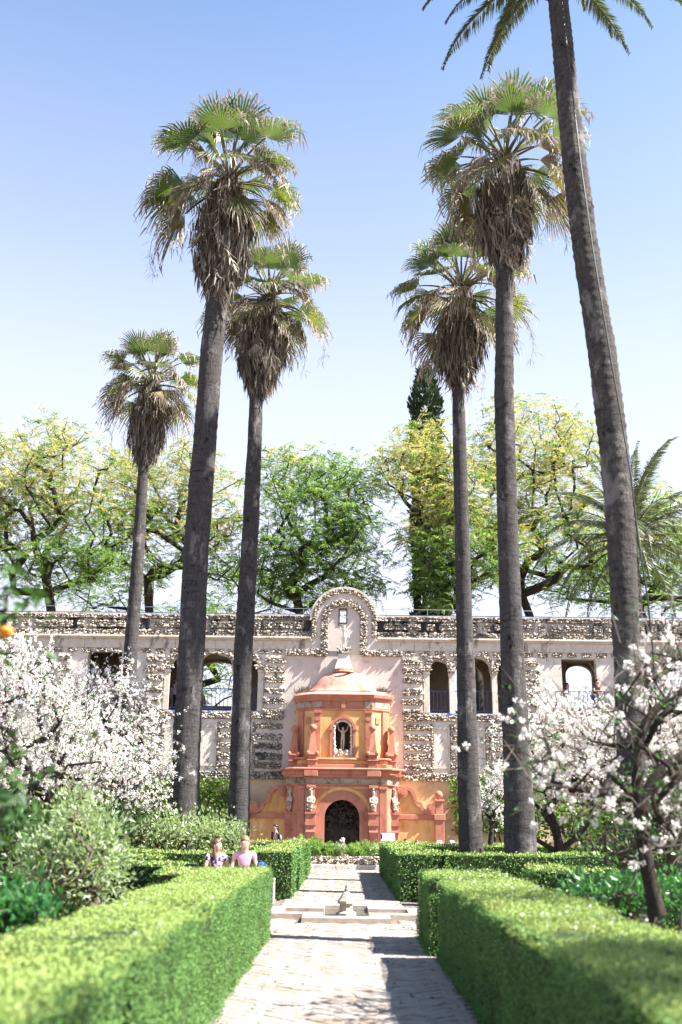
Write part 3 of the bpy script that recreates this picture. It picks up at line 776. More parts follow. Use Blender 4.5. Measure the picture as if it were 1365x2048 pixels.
# upper drum
NW, NZ0, NZS = .33, 4.50, 5.50
q = MB()
hole = arch_poly(CX-NW, CX+NW, NZ0, NZS, 16)
slab(q, rect(CX-1.26, CX+1.26, 4.27, 6.38), [hole], 44.62, 44.85); q.build('drum_front', M['ochre'], pav)
for s in (-1, 1):
    q = MB(); obox(q, *(((CX-2.02, 45.25), (CX-1.26, 44.62)) if s < 0 else ((CX+1.26, 44.62), (CX+2.02, 45.25))), 4.27, 6.38, -.2)
    x0, x1 = sorted((CX+s*1.85, CX+s*2.1)); box(q, x0, x1, 45.25, 45.95, 4.27, 6.38); q.build('drum_side', M['ochre'], pav)
q = MB(); box(q, CX-.7, CX+.7, 45.25, 45.4, 4.3, 6.3); box(q, CX-.7, CX-.45, 44.86, 45.25, 4.3, 6.3); box(q, CX+.45, CX+.7, 44.86, 45.25, 4.3, 6.3); box(q, CX-.45, CX+.45, 44.86, 45.25, 4.3, NZ0-.01)
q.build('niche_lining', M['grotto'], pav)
q = MB(); ring(q, CX, NZS, NW+.115, .56, 44.53, 44.63, 0, math.pi, 24)
for s in (-1, 1):
    box(q, *sorted((CX+s*(NW+.115), CX+s*.56)), 44.53, 44.63, 4.28, NZS-.003)
    box(q, *sorted((CX+s*(NW+.1), CX+s*.62)), 44.50, 44.62, NZS-.05, NZS+.02)
q.build('niche_surround', M['red'], pav)
q = MB()
t = np.linspace(0, math.pi, 34); P = [(CX+(NW+.045)*math.cos(a), 44.6, NZS+(NW+.045)*math.sin(a)) for a in t]
for s in (-1, 1): P += [(CX+s*(NW+.045), 44.6, z) for z in np.arange(4.35, NZS, .045)]
P = np.array(P)+rng.normal(0, .012, (len(P), 3)); rocks(q, P, rng.uniform(.035, .07, (len(P), 3)))
q.build('shell_border', M['cornice'], pav)
q = MB(); n = 90; P = np.stack([CX+rng.uniform(-.36, .36, n), 44.66+rng.uniform(-.1, .2, n), 4.33+rng.uniform(0, .26, n)], 1); rocks(q, P, rng.uniform(.04, .08, (n, 3)))
q.build('niche_rockwork', M['cornice'], pav)
for s in (-1, 1):
    q = MB(); x0, x1 = sorted((CX+s*.98, CX+s*1.27)); box(q, x0, x1, 44.55, 44.62, 4.27, 6.18, 0, .01); box(q, x0-.03, x1+.03, 44.52, 44.62, 6.18, 6.30, 0, .01); box(q, x0+.05, x1-.05, 44.53, 44.6, 5.86, 5.93)
    q.build('pilaster', M['red'], pav)
    q = MB(); obox(q, *(((CX-1.96, 45.2), (CX-1.72, 45.0)) if s < 0 else ((CX+1.72, 45.0), (CX+1.96, 45.2))), 4.27, 6.28, .07); q.build('pilaster', M['red'], pav)
    q = MB(); a, b = ((CX-1.60, 44.90), (CX-1.42, 44.75)) if s < 0 else ((CX+1.42, 44.75), (CX+1.60, 44.90)); obox(q, a, b, 5.75, 6.02, .05); q.build('square_tablet', M['red'], pav)
q = MB(); loft(q, [(plan_up(.02), 6.31), (plan_up(.06), 6.34), (plan_up(.06), 6.40), (plan_up(.02), 6.42), (plan_up(.02), 6.72)]); q.build('drum_frieze', M['red'], pav)
q = MB()
for s in (-1, 1):
    x0, x1 = sorted((CX+s*.95, CX+s*1.30)); box(q, x0, x1, 44.56, 44.60, 6.43, 6.70)
    obox(q, *(((CX-2.06, 45.25), (CX-1.40, 44.72)) if s < 0 else ((CX+1.40, 44.72), (CX+2.06, 45.25))), 6.43, 6.70, .03)
q.build('worn_frieze', M['worn'], pav)
q = MB(); box(q, CX-.09, CX+.09, 44.52, 44.6, 6.40, 6.76, 0, .01); q.build('keystone', M['red'], pav)
q = MB(); loft(q, [(plan_up(.06), 6.723), (plan_up(.10), 6.80), (plan_up(.15), 6.88), (plan_up(.18), 7.0), (plan_up(.14), 7.03)]); q.build('upper_cornice', M['red'], pav)
q = MB(); loft(q, [(plan_up(.12), 7.033), (plan_up(.02), 7.10), (plan_up(-.06), 7.14), (plan_up(-.06), 7.20), (plan_up(-.2), 7.22)]); q.build('dome_step', M['dome'], pav)
q = MB(); lathe(q, [(1.88, 7.2), (1.66, 7.26), (1.50, 7.37), (1.38, 7.54), (1.25, 7.73), (1.08, 7.90), (.90, 8.04), (.70, 8.13), (.45, 8.19)], (CX, 45.95, 0), 16, 0, 1, .62, math.pi, 2*math.pi); q.build('dome', M['dome'], pav, True)
q = MB(); lathe(q, [(.50, 8.13), (.47, 8.2), (.45, 8.28)], (CX, 45.72, 0), 16); q.build('dome_collar', M['red'], pav)
q = MB(); rr = []
for z, a in ((8.28, .40), (8.40, .37), (8.62, .30), (8.84, .255), (8.98, .25)): rr.append(([(CX-a, 45.72-a*.8), (CX+a, 45.72-a*.8), (CX+a, 45.72+a*.6), (CX-a, 45.72+a*.6)], z))
loft(q, rr); q.build('statue_pedestal', M['white_stone'], pav)
q = MB(); box(q, CX-.3, CX+.3, 45.45, 45.92, 8.98, 9.06, 0, .02); n = 26
rocks(q, np.stack([CX+rng.uniform(-.28, .28, n), 45.65+rng.uniform(-.15, .15, n), 9.08+rng.uniform(0, .16, n)], 1), rng.uniform(.04, .09, (n, 3)))
q.build('pedestal_cap', M['tufa_dark'], pav)
# wing walls with scrolls
for s in (-1, 1):
    X = lambda k: CX+s*k
    q = MB()
    P = [(X(2.46), 0), (X(4.02), 0), (X(4.02), 1.98), (X(3.72), 2.06), (X(3.42), 2.24), (X(3.16), 2.42), (X(3.10), 2.74), (X(2.95), 2.95), (X(2.75), 3.05), (X(2.46), 3.06)]
    slab(q, P, [], 45.2, 45.96); q.build('wing_wall', M['ochre'], pav)
    q = MB(); box(q, *sorted((X(2.46), X(4.0))), 45.10, 45.2, 1.74, 1.95, 0, .015); q.build('wing_band', M['red'], pav)
    q = MB(); ribbon(q, [(X(4.0), 2.02), (X(3.80), 2.0), (X(3.62), 2.06), (X(3.48), 2.2), (X(3.42), 2.38), (X(3.2), 2.46), (X(3.14), 2.74), (X(3.02), 2.96), (X(2.84), 3.05), (X(2.7), 3.02)], .15, 45.06, 45.24)
    for (a, b, r) in ((2.66, 2.86, .2), (3.84, 2.22, .2)):
        lathe_pts = [(X(a)+r*math.cos(t), b+r*math.sin(t)) for t in np.linspace(0, 2*math.pi, 17)[:-1]]
        slab(q, lathe_pts if s else lathe_pts, [], 45.02, 45.2)
        slab(q, [(X(a)+r*.5*math.cos(t), b+r*.5*math.sin(t)) for t in np.linspace(0, 2*math.pi, 13)[:-1]], [], 44.98, 45.02)
    q.build('scroll_trim', M['red'], pav)
    q = MB(); x = X(4.22); box(q, x-.2, x+.2, 45.0, 45.9, 0, 1.72, 0, .01); box(q, x-.24, x+.24, 44.96, 45.93, 1.72, 1.98, 0, .02); box(q, x-.16, x+.16, 45.1, 45.5, 1.98, 2.5, 0, .01); box(q, x-.21, x+.21, 45.05, 45.55, 2.5, 2.58, 0, .015)
    pr = q.build('wing_pier', M['red'], pav)
    q = MB(); lathe(q, [(.08, -.2), (.09, -.15), (.15, -.09), (.19, 0), (.15, .10), (.09, .16), (0, .19)], (x, 45.3, 2.78), 14); q.build('ball', M['red'], pr, True)

# ------------------------------------------------------------------ low fountain in the path
fo = thing('path_fountain', 'low cross-shaped marble basin with a small central jet sunk in the path', 'fountain', (FCX, FCY, 0))
def cross(h, r): return [(-h, -r), (h, -r), (h, -h), (r, -h), (r, h), (h, h), (h, r), (-h, r), (-h, h), (-r, h), (-r, -h), (-h, -h)]
def hslab(mb, outer, holes, z0, z1):
    t = MB(); slab(t, outer, holes, z0, z1)
    W = np.concatenate(t.v)[:, [0, 2, 1]]+np.array([FCX, FCY, 0])
    if t.q: mb.add(W, np.concatenate(t.q)[:, ::-1])
    if t.t: mb.add(W, np.concatenate(t.t)[:, ::-1])
q = MB(); hslab(q, cross(.735, 1.46), [cross(.42, 1.12)], -.02, .095); q.build('rim', M['rim'], fo)
q = MB(); hslab(q, cross(.43, 1.13), [cross(.40, 1.10)], .02, .10); q.build('inner_edge', M['rim'], fo)
q = MB(); hslab(q, cross(.42, 1.12), [], -.025, -.012); q.build('basin_floor', M['bluetile'], fo)
q = MB(); hslab(q, cross(.398, 1.098), [], -.012, .018); q.build('water_surface', M['water'], fo)
for s in (-1, 1):
    for a in np.linspace(-.55, .55, 6):
        q = MB(); box(q, FCX+s*1.29-.05, FCX+s*1.29+.05, FCY+a-.05, FCY+a+.05, .090, .099); q.build('inlaid_tile', M['bluetile'], fo)
for s in (-1, 1):
    for a in (-.60, .60): q = MB(); box(q, FCX+a-.05, FCX+a+.05, FCY+s*1.0-.05, FCY+s*1.0+.05, .090, .099); q.build('inlaid_tile', M['bluetile'], fo)
q = MB(); lathe(q, [(.18, -.01), (.18, .06), (.12, .09), (.115, .20), (.155, .22), (.155, .26), (.12, .30), (.06, .40), (.045, .41)], (FCX, FCY, 0), 8)
jt = q.build('jet_pedestal', M['rim'], fo)
q = MB(); lathe(q, [(.05, .41), (.03, .43), (.04, .45), (.02, .46), (.018, .50), (.026, .51), (.010, .52), (.007, .56), (0, .565)], (FCX, FCY, 0), 10); q.build('nozzle', M['bronze'], jt, True)

# stone benches round the plaza
def bench(label, x0, x1, y0, y1, back):
    t = thing('stone_bench', label, 'bench', ((x0+x1)/2, (y0+y1)/2, 0), 'stone benches round the fountain')
    q = MB(); box(q, x0, x1, y0, y1, -.02, .42, 0, .02); b = q.build('base', M['rim'], t)
    n = max(1, int((x1-x0)/.34))
    q = MB(); box(q, x0-.002, x1+.002, y0-.03, y1, .42, .48, 0, .012); q.build('seat', M['rim'], t)
    for i in range(n):
        xa = x0+(x1-x0)*i/n
        q = MB(); box(q, xa+.012, xa+(x1-x0)/n-.012, y0-.008, y0, .06, .36); q.build('tile', M['bluetile'], t)
bench('stone bench with tiled base on the left of the fountain, under the seated couple', -4.1, -1.43, 21.55, 22.05, 1)
bench('empty stone bench with tiled base against the hedge on the right of the fountain', 1.54, 3.8, 21.55, 22.05, 1)

# planted pool at the end of the path, low kerb, info board
pl = thing('planter', 'low rough stone planter at the foot of the grotto fountain', 'planter', (CX, 38.5, 0))
q = MB(); box(q, -2.05, 1.95, 37.2, 37.5, -.02, .16, 0, .01); q.build('base_course', M['plaster'], pl)
q = MB(); box(q, -2.05, 1.95, 37.5, 41.2, -.02, .30); q.build('soil_fill', M['soil'], pl)
x = -2.05
while x < 1.9:
    e = min(1.98, x+R.uniform(.34, .6)); q = MB(); rubble(q, rrect(x, e, .16, .44, .04), 37.5, .075, .2); q.build('rough_stone', [M['tufa'], M['joint']], pl); x = e
sp = MB(); n = 90; zz = rng.uniform(.2, 1.0, n); P = np.stack([CX+.05+rng.normal(0, .10, n)*(1.25-zz), 39.2+rng.normal(0, .10, n)*(1.25-zz), zz], 1)
rocks(sp, P, rng.uniform(.03, .08, (n, 3))); tag(sp.build('rock_spout', M['tufa']), 'small pale rockwork spout rising among ferns before the grotto', 'fountain spout')
sg = thing('info_board', 'pale information board on a dark metal post beside the path end', 'sign', (1.45, 37.0, 0))
q = MB(); tube(q, [(1.33, 37.02, 0), (1.31, 37.02, 1.22)], .028, 6); box(q, 1.2, 1.75, 36.9, 37.1, -.02, .03, 0, .01); q.build('post', M['black'], sg)
q = MB(); V = [(1.28, 36.92, .80), (1.82, 36.95, .80), (1.80, 37.1, 1.27), (1.27, 37.07, 1.27)]
V = np.array(V); q.add(np.concatenate([V, V+np.array([0, .03, -.01])]), [(0, 1, 2, 3), (7, 6, 5, 4), (0, 4, 5, 1), (1, 5, 6, 2), (2, 6, 7, 3), (3, 7, 4, 0)])
q.build('frame', M['darkblue'], sg)
W = V.mean(0)+(V-V.mean(0))*.9+np.array([0, -.006, .002]); q = MB(); q.add(W, [(0, 1, 2, 3)]); q.build('panel', M['paper'], sg)
q = MB()
for i in range(7):
    for (a, b) in ((.08, .45), (.53, .92)):
        t0 = .84-i*.11; L = a+(b-a)*R.uniform(.75, 1)
        e = lambda u, t: (W[0]*(1-u)+W[1]*u)*(1-t)+(W[3]*(1-u)+W[2]*u)*t+np.array([0, -.004, 0])
        q.add([e(a, t0-.03), e(L, t0-.03), e(L, t0), e(a, t0)], [(0, 1, 2, 3)])
q.build('print_lines', M['steel'], sg)
q = MB(); P = at(383, 1732, 15.9); box(q, P[0]-.1, P[0]+.1, 15.8, 15.98, P[2]-.07, P[2]+.03, 0, .02); box(q, P[0]-.03, P[0]+.03, 15.86, 15.92, 0, P[2]-.07); o = q.build('garden_spotlight', M['black'])
tag(o, 'small black garden lamp at the corner of the left hedge', 'lamp')
P = at(65, 1693, 18.6); q = MB(); box(q, P[0]-.07, P[0]+.07, 18.58, 18.6, P[2]-.03, P[2]+.05, 0, .006); tube(q, [(P[0], 18.61, 0), (P[0], 18.61, P[2])], .012, 5)
tag(q.build('plant_label', M['paper']), 'small white plant label standing in the bed behind the left hedge', 'sign')

# ------------------------------------------------------------------ hedges
def hedge(label, x0, x1, y0, y1, h, dens=900, leaf=.035, faces='tlrfb', wob=.042):
    t = thing('box_hedge', label, 'hedge', ((x0+x1)/2, (y0+y1)/2, 0), 'clipped box hedges of the parterre')
    q = MB(); step = .22
    def grid(o, u, v, nu, nv):
        a = np.linspace(0, 1, nu+1); A, B = np.meshgrid(a, np.linspace(0, 1, nv+1))
        P = np.array(o, float)+A[..., None]*np.array(u, float)+B[..., None]*np.array(v, float); P = P.reshape(-1, 3)
        P = P+np.stack([vnoise(P, 2.1, k) for k in (1, 2, 3)], -1)*wob*.8
        i = np.arange(nv)[:, None]*(nu+1)+np.arange(nu)[None]
        q.add(P, np.stack([i, i+1, i+nu+2, i+nu+1], -1).reshape(-1, 4))
    e = .035; dx, dy = x1-x0-2*e, y1-y0-2*e; nx, ny, nz = [max(2, int(v/step)) for v in (dx, dy, h)]
    X0_, Y0_ = x0+e, y0+e
    grid((X0_, Y0_, h-e), (dx, 0, 0), (0, dy, 0), nx, ny)
    grid((X0_, Y0_, -.05), (dx, 0, 0), (0, 0, h-e+.05), nx, nz); grid((X0_, Y0_+dy, -.05), (dx, 0, 0), (0, 0, h-e+.05), nx, nz)
    grid((X0_, Y0_, -.05), (0, dy, 0), (0, 0, h-e+.05), ny, nz); grid((X0_+dx, Y0_, -.05), (0, dy, 0), (0, 0, h-e+.05), ny, nz)
    q.build('branch_core', M['hedge_core'], t)
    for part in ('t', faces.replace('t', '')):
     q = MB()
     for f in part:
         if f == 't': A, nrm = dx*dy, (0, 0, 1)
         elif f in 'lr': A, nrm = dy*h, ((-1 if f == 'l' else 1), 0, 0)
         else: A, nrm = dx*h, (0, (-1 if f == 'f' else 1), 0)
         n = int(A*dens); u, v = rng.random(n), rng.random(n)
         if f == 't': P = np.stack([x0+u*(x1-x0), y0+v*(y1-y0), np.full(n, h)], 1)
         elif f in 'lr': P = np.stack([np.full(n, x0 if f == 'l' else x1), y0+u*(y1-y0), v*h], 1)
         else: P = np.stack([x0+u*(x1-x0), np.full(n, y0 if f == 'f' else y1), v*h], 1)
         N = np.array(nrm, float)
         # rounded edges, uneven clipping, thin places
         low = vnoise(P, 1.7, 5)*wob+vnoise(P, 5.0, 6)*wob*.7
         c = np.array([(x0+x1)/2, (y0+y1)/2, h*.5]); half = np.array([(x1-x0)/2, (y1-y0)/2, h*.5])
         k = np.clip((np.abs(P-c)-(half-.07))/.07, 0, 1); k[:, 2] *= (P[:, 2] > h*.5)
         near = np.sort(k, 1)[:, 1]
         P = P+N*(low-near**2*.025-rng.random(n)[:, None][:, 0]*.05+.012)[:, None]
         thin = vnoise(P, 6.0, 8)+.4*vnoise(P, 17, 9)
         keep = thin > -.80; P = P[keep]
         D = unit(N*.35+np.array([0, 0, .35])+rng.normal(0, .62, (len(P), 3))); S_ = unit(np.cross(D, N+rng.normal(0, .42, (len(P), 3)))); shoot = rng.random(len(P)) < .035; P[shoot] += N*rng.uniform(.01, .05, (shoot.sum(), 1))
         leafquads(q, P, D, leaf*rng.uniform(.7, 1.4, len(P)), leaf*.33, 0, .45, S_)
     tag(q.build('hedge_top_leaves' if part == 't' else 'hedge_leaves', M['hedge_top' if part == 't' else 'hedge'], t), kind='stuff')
hedge('long near clipped hedge with a broad flat top left of the path', -1.95, -1.05, 5.6, 15.5, .95, 7600, .0155, 'trf')
hedge('blurred hedge block continuing the near left hedge at the bottom left corner', -2.1, -1.07, 3.7, 5.56, .94, 6000, .019, 'trf')
hedge('long near clipped hedge in shade on its path side, right of the path', 1.15, 2.15, 3.6, 13.15, .95, 7200, .0155, 'tlf')
hedge('short clipped hedge block ending the near right hedge beside the fountain', 1.08, 2.2, 13.42, 15.5, .95, 4000, .021, 'tlfr')
hedge('cross hedge with a dark front running left from the near left hedge', -9.0, -2.35, 16.0, 16.9, .95, 900, .04, 'tfr')
hedge('short hedge stub joining the near left hedge to the cross hedge', -2.6, -1.97, 14.2, 15.95, .93, 1000, .04, 'tl')
hedge('cross hedge with a sunlit front right of the near right hedge', 2.85, 9.5, 15.9, 16.8, .95, 1000, .04, 'tfl')
hedge('hedge along the left side of the far path behind the bench', -2.05, -1.13, 22.75, 34.6, .98, 700, .045, 'tfr')
hedge('cross hedge behind the seated couple on the left bench', -9.5, -2.08, 22.9, 23.7, .94, 600, .045, 'tf')
hedge('hedge along the right side of the far path in its own shade', 1.18, 2.1, 22.6, 34.8, .98, 700, .045, 'tfl')
hedge('cross hedge in front of the two right fan palm trunks', 2.13, 10.5, 22.4, 23.2, .98, 650, .045, 'tf')
hedge('low hedge behind the shrubs at the foot of the left palms', -10, -2.2, 29.2, 29.9, .92, 400, .05, 'tf')
hedge('far low hedge before the ivy wall on the right', 2.3, 11.5, 32.5, 33.4, .95, 400, .05, 'tf')
hedge('far hedge along the left end of the path near the pavilion', -6, -2.1, 34.2, 34.9, .95, 400, .05, 'tfr')
hedge('far right hedge beside the heads of the seated visitors', 2.12, 5.2, 34.1, 34.8, .98, 400, .05, 'tf')
hedge('left hedge at the edge of the near blossom bed', -10, -3.4, 19.6, 20.3, .95, 500, .05, 'tf')

# ------------------------------------------------------------------ tree building
def grow(trunk, targets, seg=.6, wob=.12, rise=.5, r_tip=.02, power=.5, rmax=None):
    """joins every target to the nearest branch that lies closer to the trunk; returns branch segments"""
    P = [np.array(p, float) for p in trunk]; par = [i-1 for i in range(len(P))]; nt = len(P)
    top = P[-1]; order = np.argsort(np.linalg.norm(targets-top, axis=1)); leafn = []
    for i in order:
        T = targets[i]; A = np.array(P[max(0, nt-3):] if len(P) > nt else P[-3:])
        off = max(0, nt-3)
        d = np.linalg.norm(A-T, axis=1); up = np.maximum(0, A[:, 2]-T[2])
        dt = np.linalg.norm(A-top, axis=1)
        j = int(np.argmin(d+rise*up+.25*dt))+off
        S = P[j]; L = np.linalg.norm(T-S); k = max(1, int(L/seg)); last = j
        bow = np.array([0, 0, .12*L])+rng.normal(0, wob*L*.5, 3)
        for m in range(1, k+1):
            u = m/k; q = S+(T-S)*u+bow*4*u*(1-u)*(.6)+(rng.normal(0, wob*seg, 3) if m < k else 0)
            P.append(q); par.append(last); last = len(P)-1
        leafn.append(last)
    P = np.array(P); w = np.zeros(len(P)); w[leafn] += 1
    for i in range(len(P)-1, 0, -1): w[par[i]] += w[i]
    r = r_tip*np.maximum(w, .6)**power
    if rmax: r = np.minimum(r, rmax)
    return P, np.array(par), r
def branches(mb, G, n=5, trunk_n=9, m=0, min_r=0):
    P, par, r = G
    kids = [[] for _ in P]
    for i in range(1, len(P)): kids[par[i]].append(i)
    start = [(0, None)]
    while start:
        i, pa = start.pop(); chain = [pa] if pa is not None else []
        chain.append(i)
        while kids[i]:
            ks = sorted(kids[i], key=lambda c: -r[c])
            for c in ks[1:]: start.append((c, i))
            i = ks[0]; chain.append(i)
        if len(chain) < 2: continue
        rr = r[chain].copy()
        if pa is not None: rr[0] = min(rr[0], rr[1]*1.25)
        if rr[min(1, len(rr)-1)] < min_r: continue
        tube(mb, P[chain], rr, trunk_n if rr[0] > .12 else (n if rr[0] > .02 else 3), m, True, .06, rng)
def blob_targets(blobs, n, Y, ydep, zmin=None):
    """crown points: blobs are (px, py, rx, ry) seen at distance Y; the crown is as deep as ydep"""
    out = []; wsum = sum(b[2]*b[3] for b in blobs)
    for b in blobs:
        k = max(3, int(n*b[2]*b[3]/wsum)); c = 0
        while c < k:
            u = rng.uniform(-1, 1, 3)
            if u@u > 1 or (u@u < .22 and rng.random() < .6): continue
            if rng.random() < .15: u = u*rng.uniform(1.05, 1.3)
            y = Y+u[1]*ydep; out.append(at(b[0]+u[0]*b[2], b[1]+u[2]*b[3], y)); c += 1
    return np.array(out)
def fern_tree(name, label, base, Y, fork, blobs, n, ydep=3.0, yellow=None, per=9, dark=0.0, rt=.023, group='feathery trees behind the gallery', trunkr=.27, seg=1.1, L=(.55, 1.05)):
    b = at(base[0], base[1], Y); b[2] = 0
    T = blob_targets(blobs, n, Y, ydep)
    f = at(fork[0], fork[1]+95, Y)
    tr = [b, b*.5+f*.5+rng.normal(0, .12, 3), f]
    t = thing(name, label, 'tree', b, group)
    G = grow(tr, T, seg, .10, .35, rt, .52, trunkr); per = int(per*1.4)
    q = MB(); branches(q, G); q.build('trunk', M['bark'], t, True)
    K = len(T)*per
    idx = np.repeat(np.arange(len(T)), per)
    P = T[idx]+rng.normal(0, 1, (K, 3))*np.array([.55, .55, .34])
    D = unit(rng.normal(0, 1, (K, 3))*np.array([1, 1, .35])+np.array([0, 0, .05]))
    Ls = rng.uniform(*L, K)
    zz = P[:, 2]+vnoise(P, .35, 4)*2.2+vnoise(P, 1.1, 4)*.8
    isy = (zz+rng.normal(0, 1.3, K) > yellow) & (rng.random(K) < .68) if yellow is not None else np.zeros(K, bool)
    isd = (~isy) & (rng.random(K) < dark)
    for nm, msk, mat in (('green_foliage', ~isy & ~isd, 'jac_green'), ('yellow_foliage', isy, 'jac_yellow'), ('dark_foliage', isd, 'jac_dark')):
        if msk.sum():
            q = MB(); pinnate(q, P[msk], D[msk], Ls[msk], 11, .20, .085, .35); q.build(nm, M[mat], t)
    return t
fern_tree('feathery_tree', 'broad yellow-green tree with many dark limbs, leftmost behind the gallery', (95, 1225), 57, (105, 1150),
          [(30, 940, 90, 90), (130, 950, 110, 90), (60, 1060, 110, 90), (190, 1060, 80, 80), (-60, 1000, 90, 120), (130, 880, 45, 40), (90, 1150, 110, 45), (200, 1140, 60, 40)], 300, 3.4, 17.8, 9, .12)
fern_tree('feathery_tree', 'spreading tree with golden upper sprays behind the second palm from the left', (285, 1225), 60, (300, 1150),
          [(350, 960, 120, 80), (260, 1000, 70, 90), (420, 1020, 80, 100), (300, 1090, 110, 70), (440, 1120, 60, 50)], 220, 3.2, 18.6, 9, .12)
fern_tree('feathery_tree', 'upright fresh green tree with forked trunk just left of the gable', (588, 1228), 58, (600, 1130),
          [(580, 960, 65, 65), (660, 960, 70, 70), (620, 1050, 100, 80), (715, 1030, 45, 70), (695, 1120, 60, 60), (560, 1110, 60, 70), (640, 1180, 130, 40)], 260, 2.8, 23.5, 10, .22)
fern_tree('feathery_tree', 'large tree with golden crown in front of the cypress', (960, 1228), 58, (950, 1160),
          [(850, 885, 55, 50), (800, 940, 50, 50), (925, 960, 70, 80), (872, 1070, 58, 90), (960, 1080, 80, 80), (885, 1170, 62, 50)], 250, 3.0, 18.3, 10, .3)
fern_tree('feathery_tree', 'widest tree with an open golden top between the tall right palms', (1060, 1228), 62, (1065, 1150),
          [(1050, 870, 110, 75), (1150, 890, 80, 65), (1100, 980, 110, 80), (1020, 1080, 80, 90), (1140, 1090, 100, 90), (1000, 920, 60, 70)], 280, 3.4, 19.0, 9, .2)
fern_tree('feathery_tree', 'pale green tree at the far right behind the feather palm', (1300, 1236), 64, (1300, 1180),
          [(1300, 1060, 100, 90), (1360, 1120, 90, 80), (1240, 1150, 70, 60), (1320, 1190, 110, 40), (1200, 1170, 70, 45), (1120, 1170, 60, 40)], 210, 3.0, 24, 9, .05)
fern_tree('feathery_tree', 'green tree seen through the arches of the left loggia', (430, 1500), 66, (430, 1430),
          [(430, 1340, 100, 60), (400, 1250, 120, 70), (480, 1180, 90, 60), (220, 1190, 90, 60)], 130, 2.5, None, 9, .1)
# cypress
b = at(850, 1228, 66); b[2] = 0
cy = thing('cypress_tree', 'tall narrow dark cypress rising behind the golden tree', 'tree', b)
ztop = at(862, 740, 66)[2]; rad = 40/ppm(66, 15)
q = MB(); tube(q, [b, b+[0, 0, ztop*.9]], [.3, .05], 8); q.build('trunk', M['bark'], cy)
n = 9000; z = rng.uniform(1, ztop, n); prof = np.clip((ztop-z)/2.2, 0, 1)**.45*(.93+.07*np.sin(z*1.3))
a = rng.uniform(0, 2*np.pi, n); lump = .80+.22*vnoise(np.stack([np.cos(a)*2.2, np.sin(a)*2.2, z*1.1], 1), 1.0, 3)+.12*vnoise(np.stack([np.cos(a)*4, np.sin(a)*4, z*2.6], 1), 1.0, 4)
rr = rad*prof*lump*np.sqrt(rng.uniform(.55, 1, n)); shx = .35*np.clip((z-ztop*.7)/(ztop*.3), 0, 1)
P = np.stack([b[0]+.25+rr*np.cos(a)-shx*0, b[1]+rr*np.sin(a), z], 1)
q = MB(); leafquads(q, P, unit(np.stack([np.cos(a)*.5, np.sin(a)*.5, np.ones(n)], 1)+rng.normal(0, .25, (n, 3))), rng.uniform(.35, .6, n), .11); q.build('crown', M['cypress'], cy)

# ------------------------------------------------------------------ palms
def fan_mesh(name, elev, pl, BR, nseg, spread, droop, bend, mats, rg, tipm=1, fold=.16, ragged=.22, tipdroop=0.5):
    mb = MB(); e = math.radians(elev); k = 7; P = [np.zeros(3)]
    for i in range(k):
        a = e-math.radians(bend)*((i+.5)/k)**1.3
        P.append(P[-1]+np.array([math.cos(a), 0, math.sin(a)])*pl/k)
    tube(mb, P, np.linspace(.045, .018, k+1), 5, 2)
    a = e-math.radians(bend)*1.08; u = np.array([math.cos(a), 0, math.sin(a)]); w = np.array([0, 1.0, 0]); nn = np.cross(u, w)
    hub = P[-1]; sp = math.radians(spread); da = 2*sp/nseg
    for j in range(nseg):
        an = -sp+da*(j+.5); L = BR*(1-.28*(abs(an)/sp)**2)*rg.uniform(1-ragged, 1)
        dr = droop*rg.uniform(.7, 1.3); lat = rg.normal(0, .05)
        def pt(r, s):
            aa = an+s*da*.5; d = math.cos(aa)*u+math.sin(aa)*w
            p = hub+d*r+nn*(.16*r*(abs(aa)/sp)**1.5)+(nn*fold*da*r*(-1 if s == 0 else 1))
            x = max(0, r-.45*BR)/BR
            return p+np.array([0, lat*x, -dr*x*x*BR*1.5-tipdroop*max(0, x-.3)**2*BR*2])
        r1, r2, r3 = .46*L, .76*L, L
        V = [pt(.02, 0), pt(r1, -1), pt(r1, 0), pt(r1, 1), pt(r2, -.62), pt(r2, 0), pt(r2, .62), pt(r3, -.12), pt(r3, .12)]
        mb.add(V, [(0, 2, 1), (0, 3, 2), (1, 2, 5, 4), (2, 3, 6, 5)], 0)
        mb.add(V, [(4, 5, 7), (5, 6, 8), (5, 8, 7)], tipm if rg.random() < .45 else 0)
        for r in (.97, .80, .62):                             # bleached threads and split tips hanging down
            if rg.random() < .62:
                p = pt(r*L, rg.uniform(-.5, .5)); h = rg.uniform(.12, .42); w_ = rg.uniform(.008, .022); o_ = rg.normal(0, .05, 2)
                mb.add([p-[w_, w_, 0], p+[w_, w_, 0], p+[o_[0]+w_*.6, o_[1]+w_*.6, -h*.6], p+[o_[0]*1.6, o_[1]*1.6, -h]], [(0, 1, 2), (0, 2, 3)], 1)
    return mb.mesh(name, mats)
rg = np.random.default_rng(3)
G3 = lambda a: [M[a], M['straw'], M['petiole']]
FAN = {}
for el in (78, 58, 40, 22, 4, -16, -36):
    for v in range(2):
        mt = 'fan_green' if el > 30 else ('fan_green' if (el > 10 and v == 0) else ('fan_yellow' if el > 0 else 'fan_olive'))
        if el in (40,) and v == 1: mt = 'fan_green'
        dr = .25 if el > 50 else (.5 if el > 15 else .9)
        FAN[(el, v)] = fan_mesh('frond', el, (1.15 if el > 50 else 1.4) if el > 0 else 1.25, 1.10, 26, 88 if el > 0 else 74, dr, 28 if el < 50 else 14, G3(mt), rg, 1)
DEAD = [fan_mesh('dead_frond', el, pl, .95, 15, 40, .5, 30, [M['straw'] if v < 2 else M['thatch'], M['straw'], M['thatch']], rg, 1, .3, .3, .4) for v, (el, pl) in enumerate(((-48, .9), (-62, .8), (-68, .9), (-75, .7), (-58, 1.0)))]
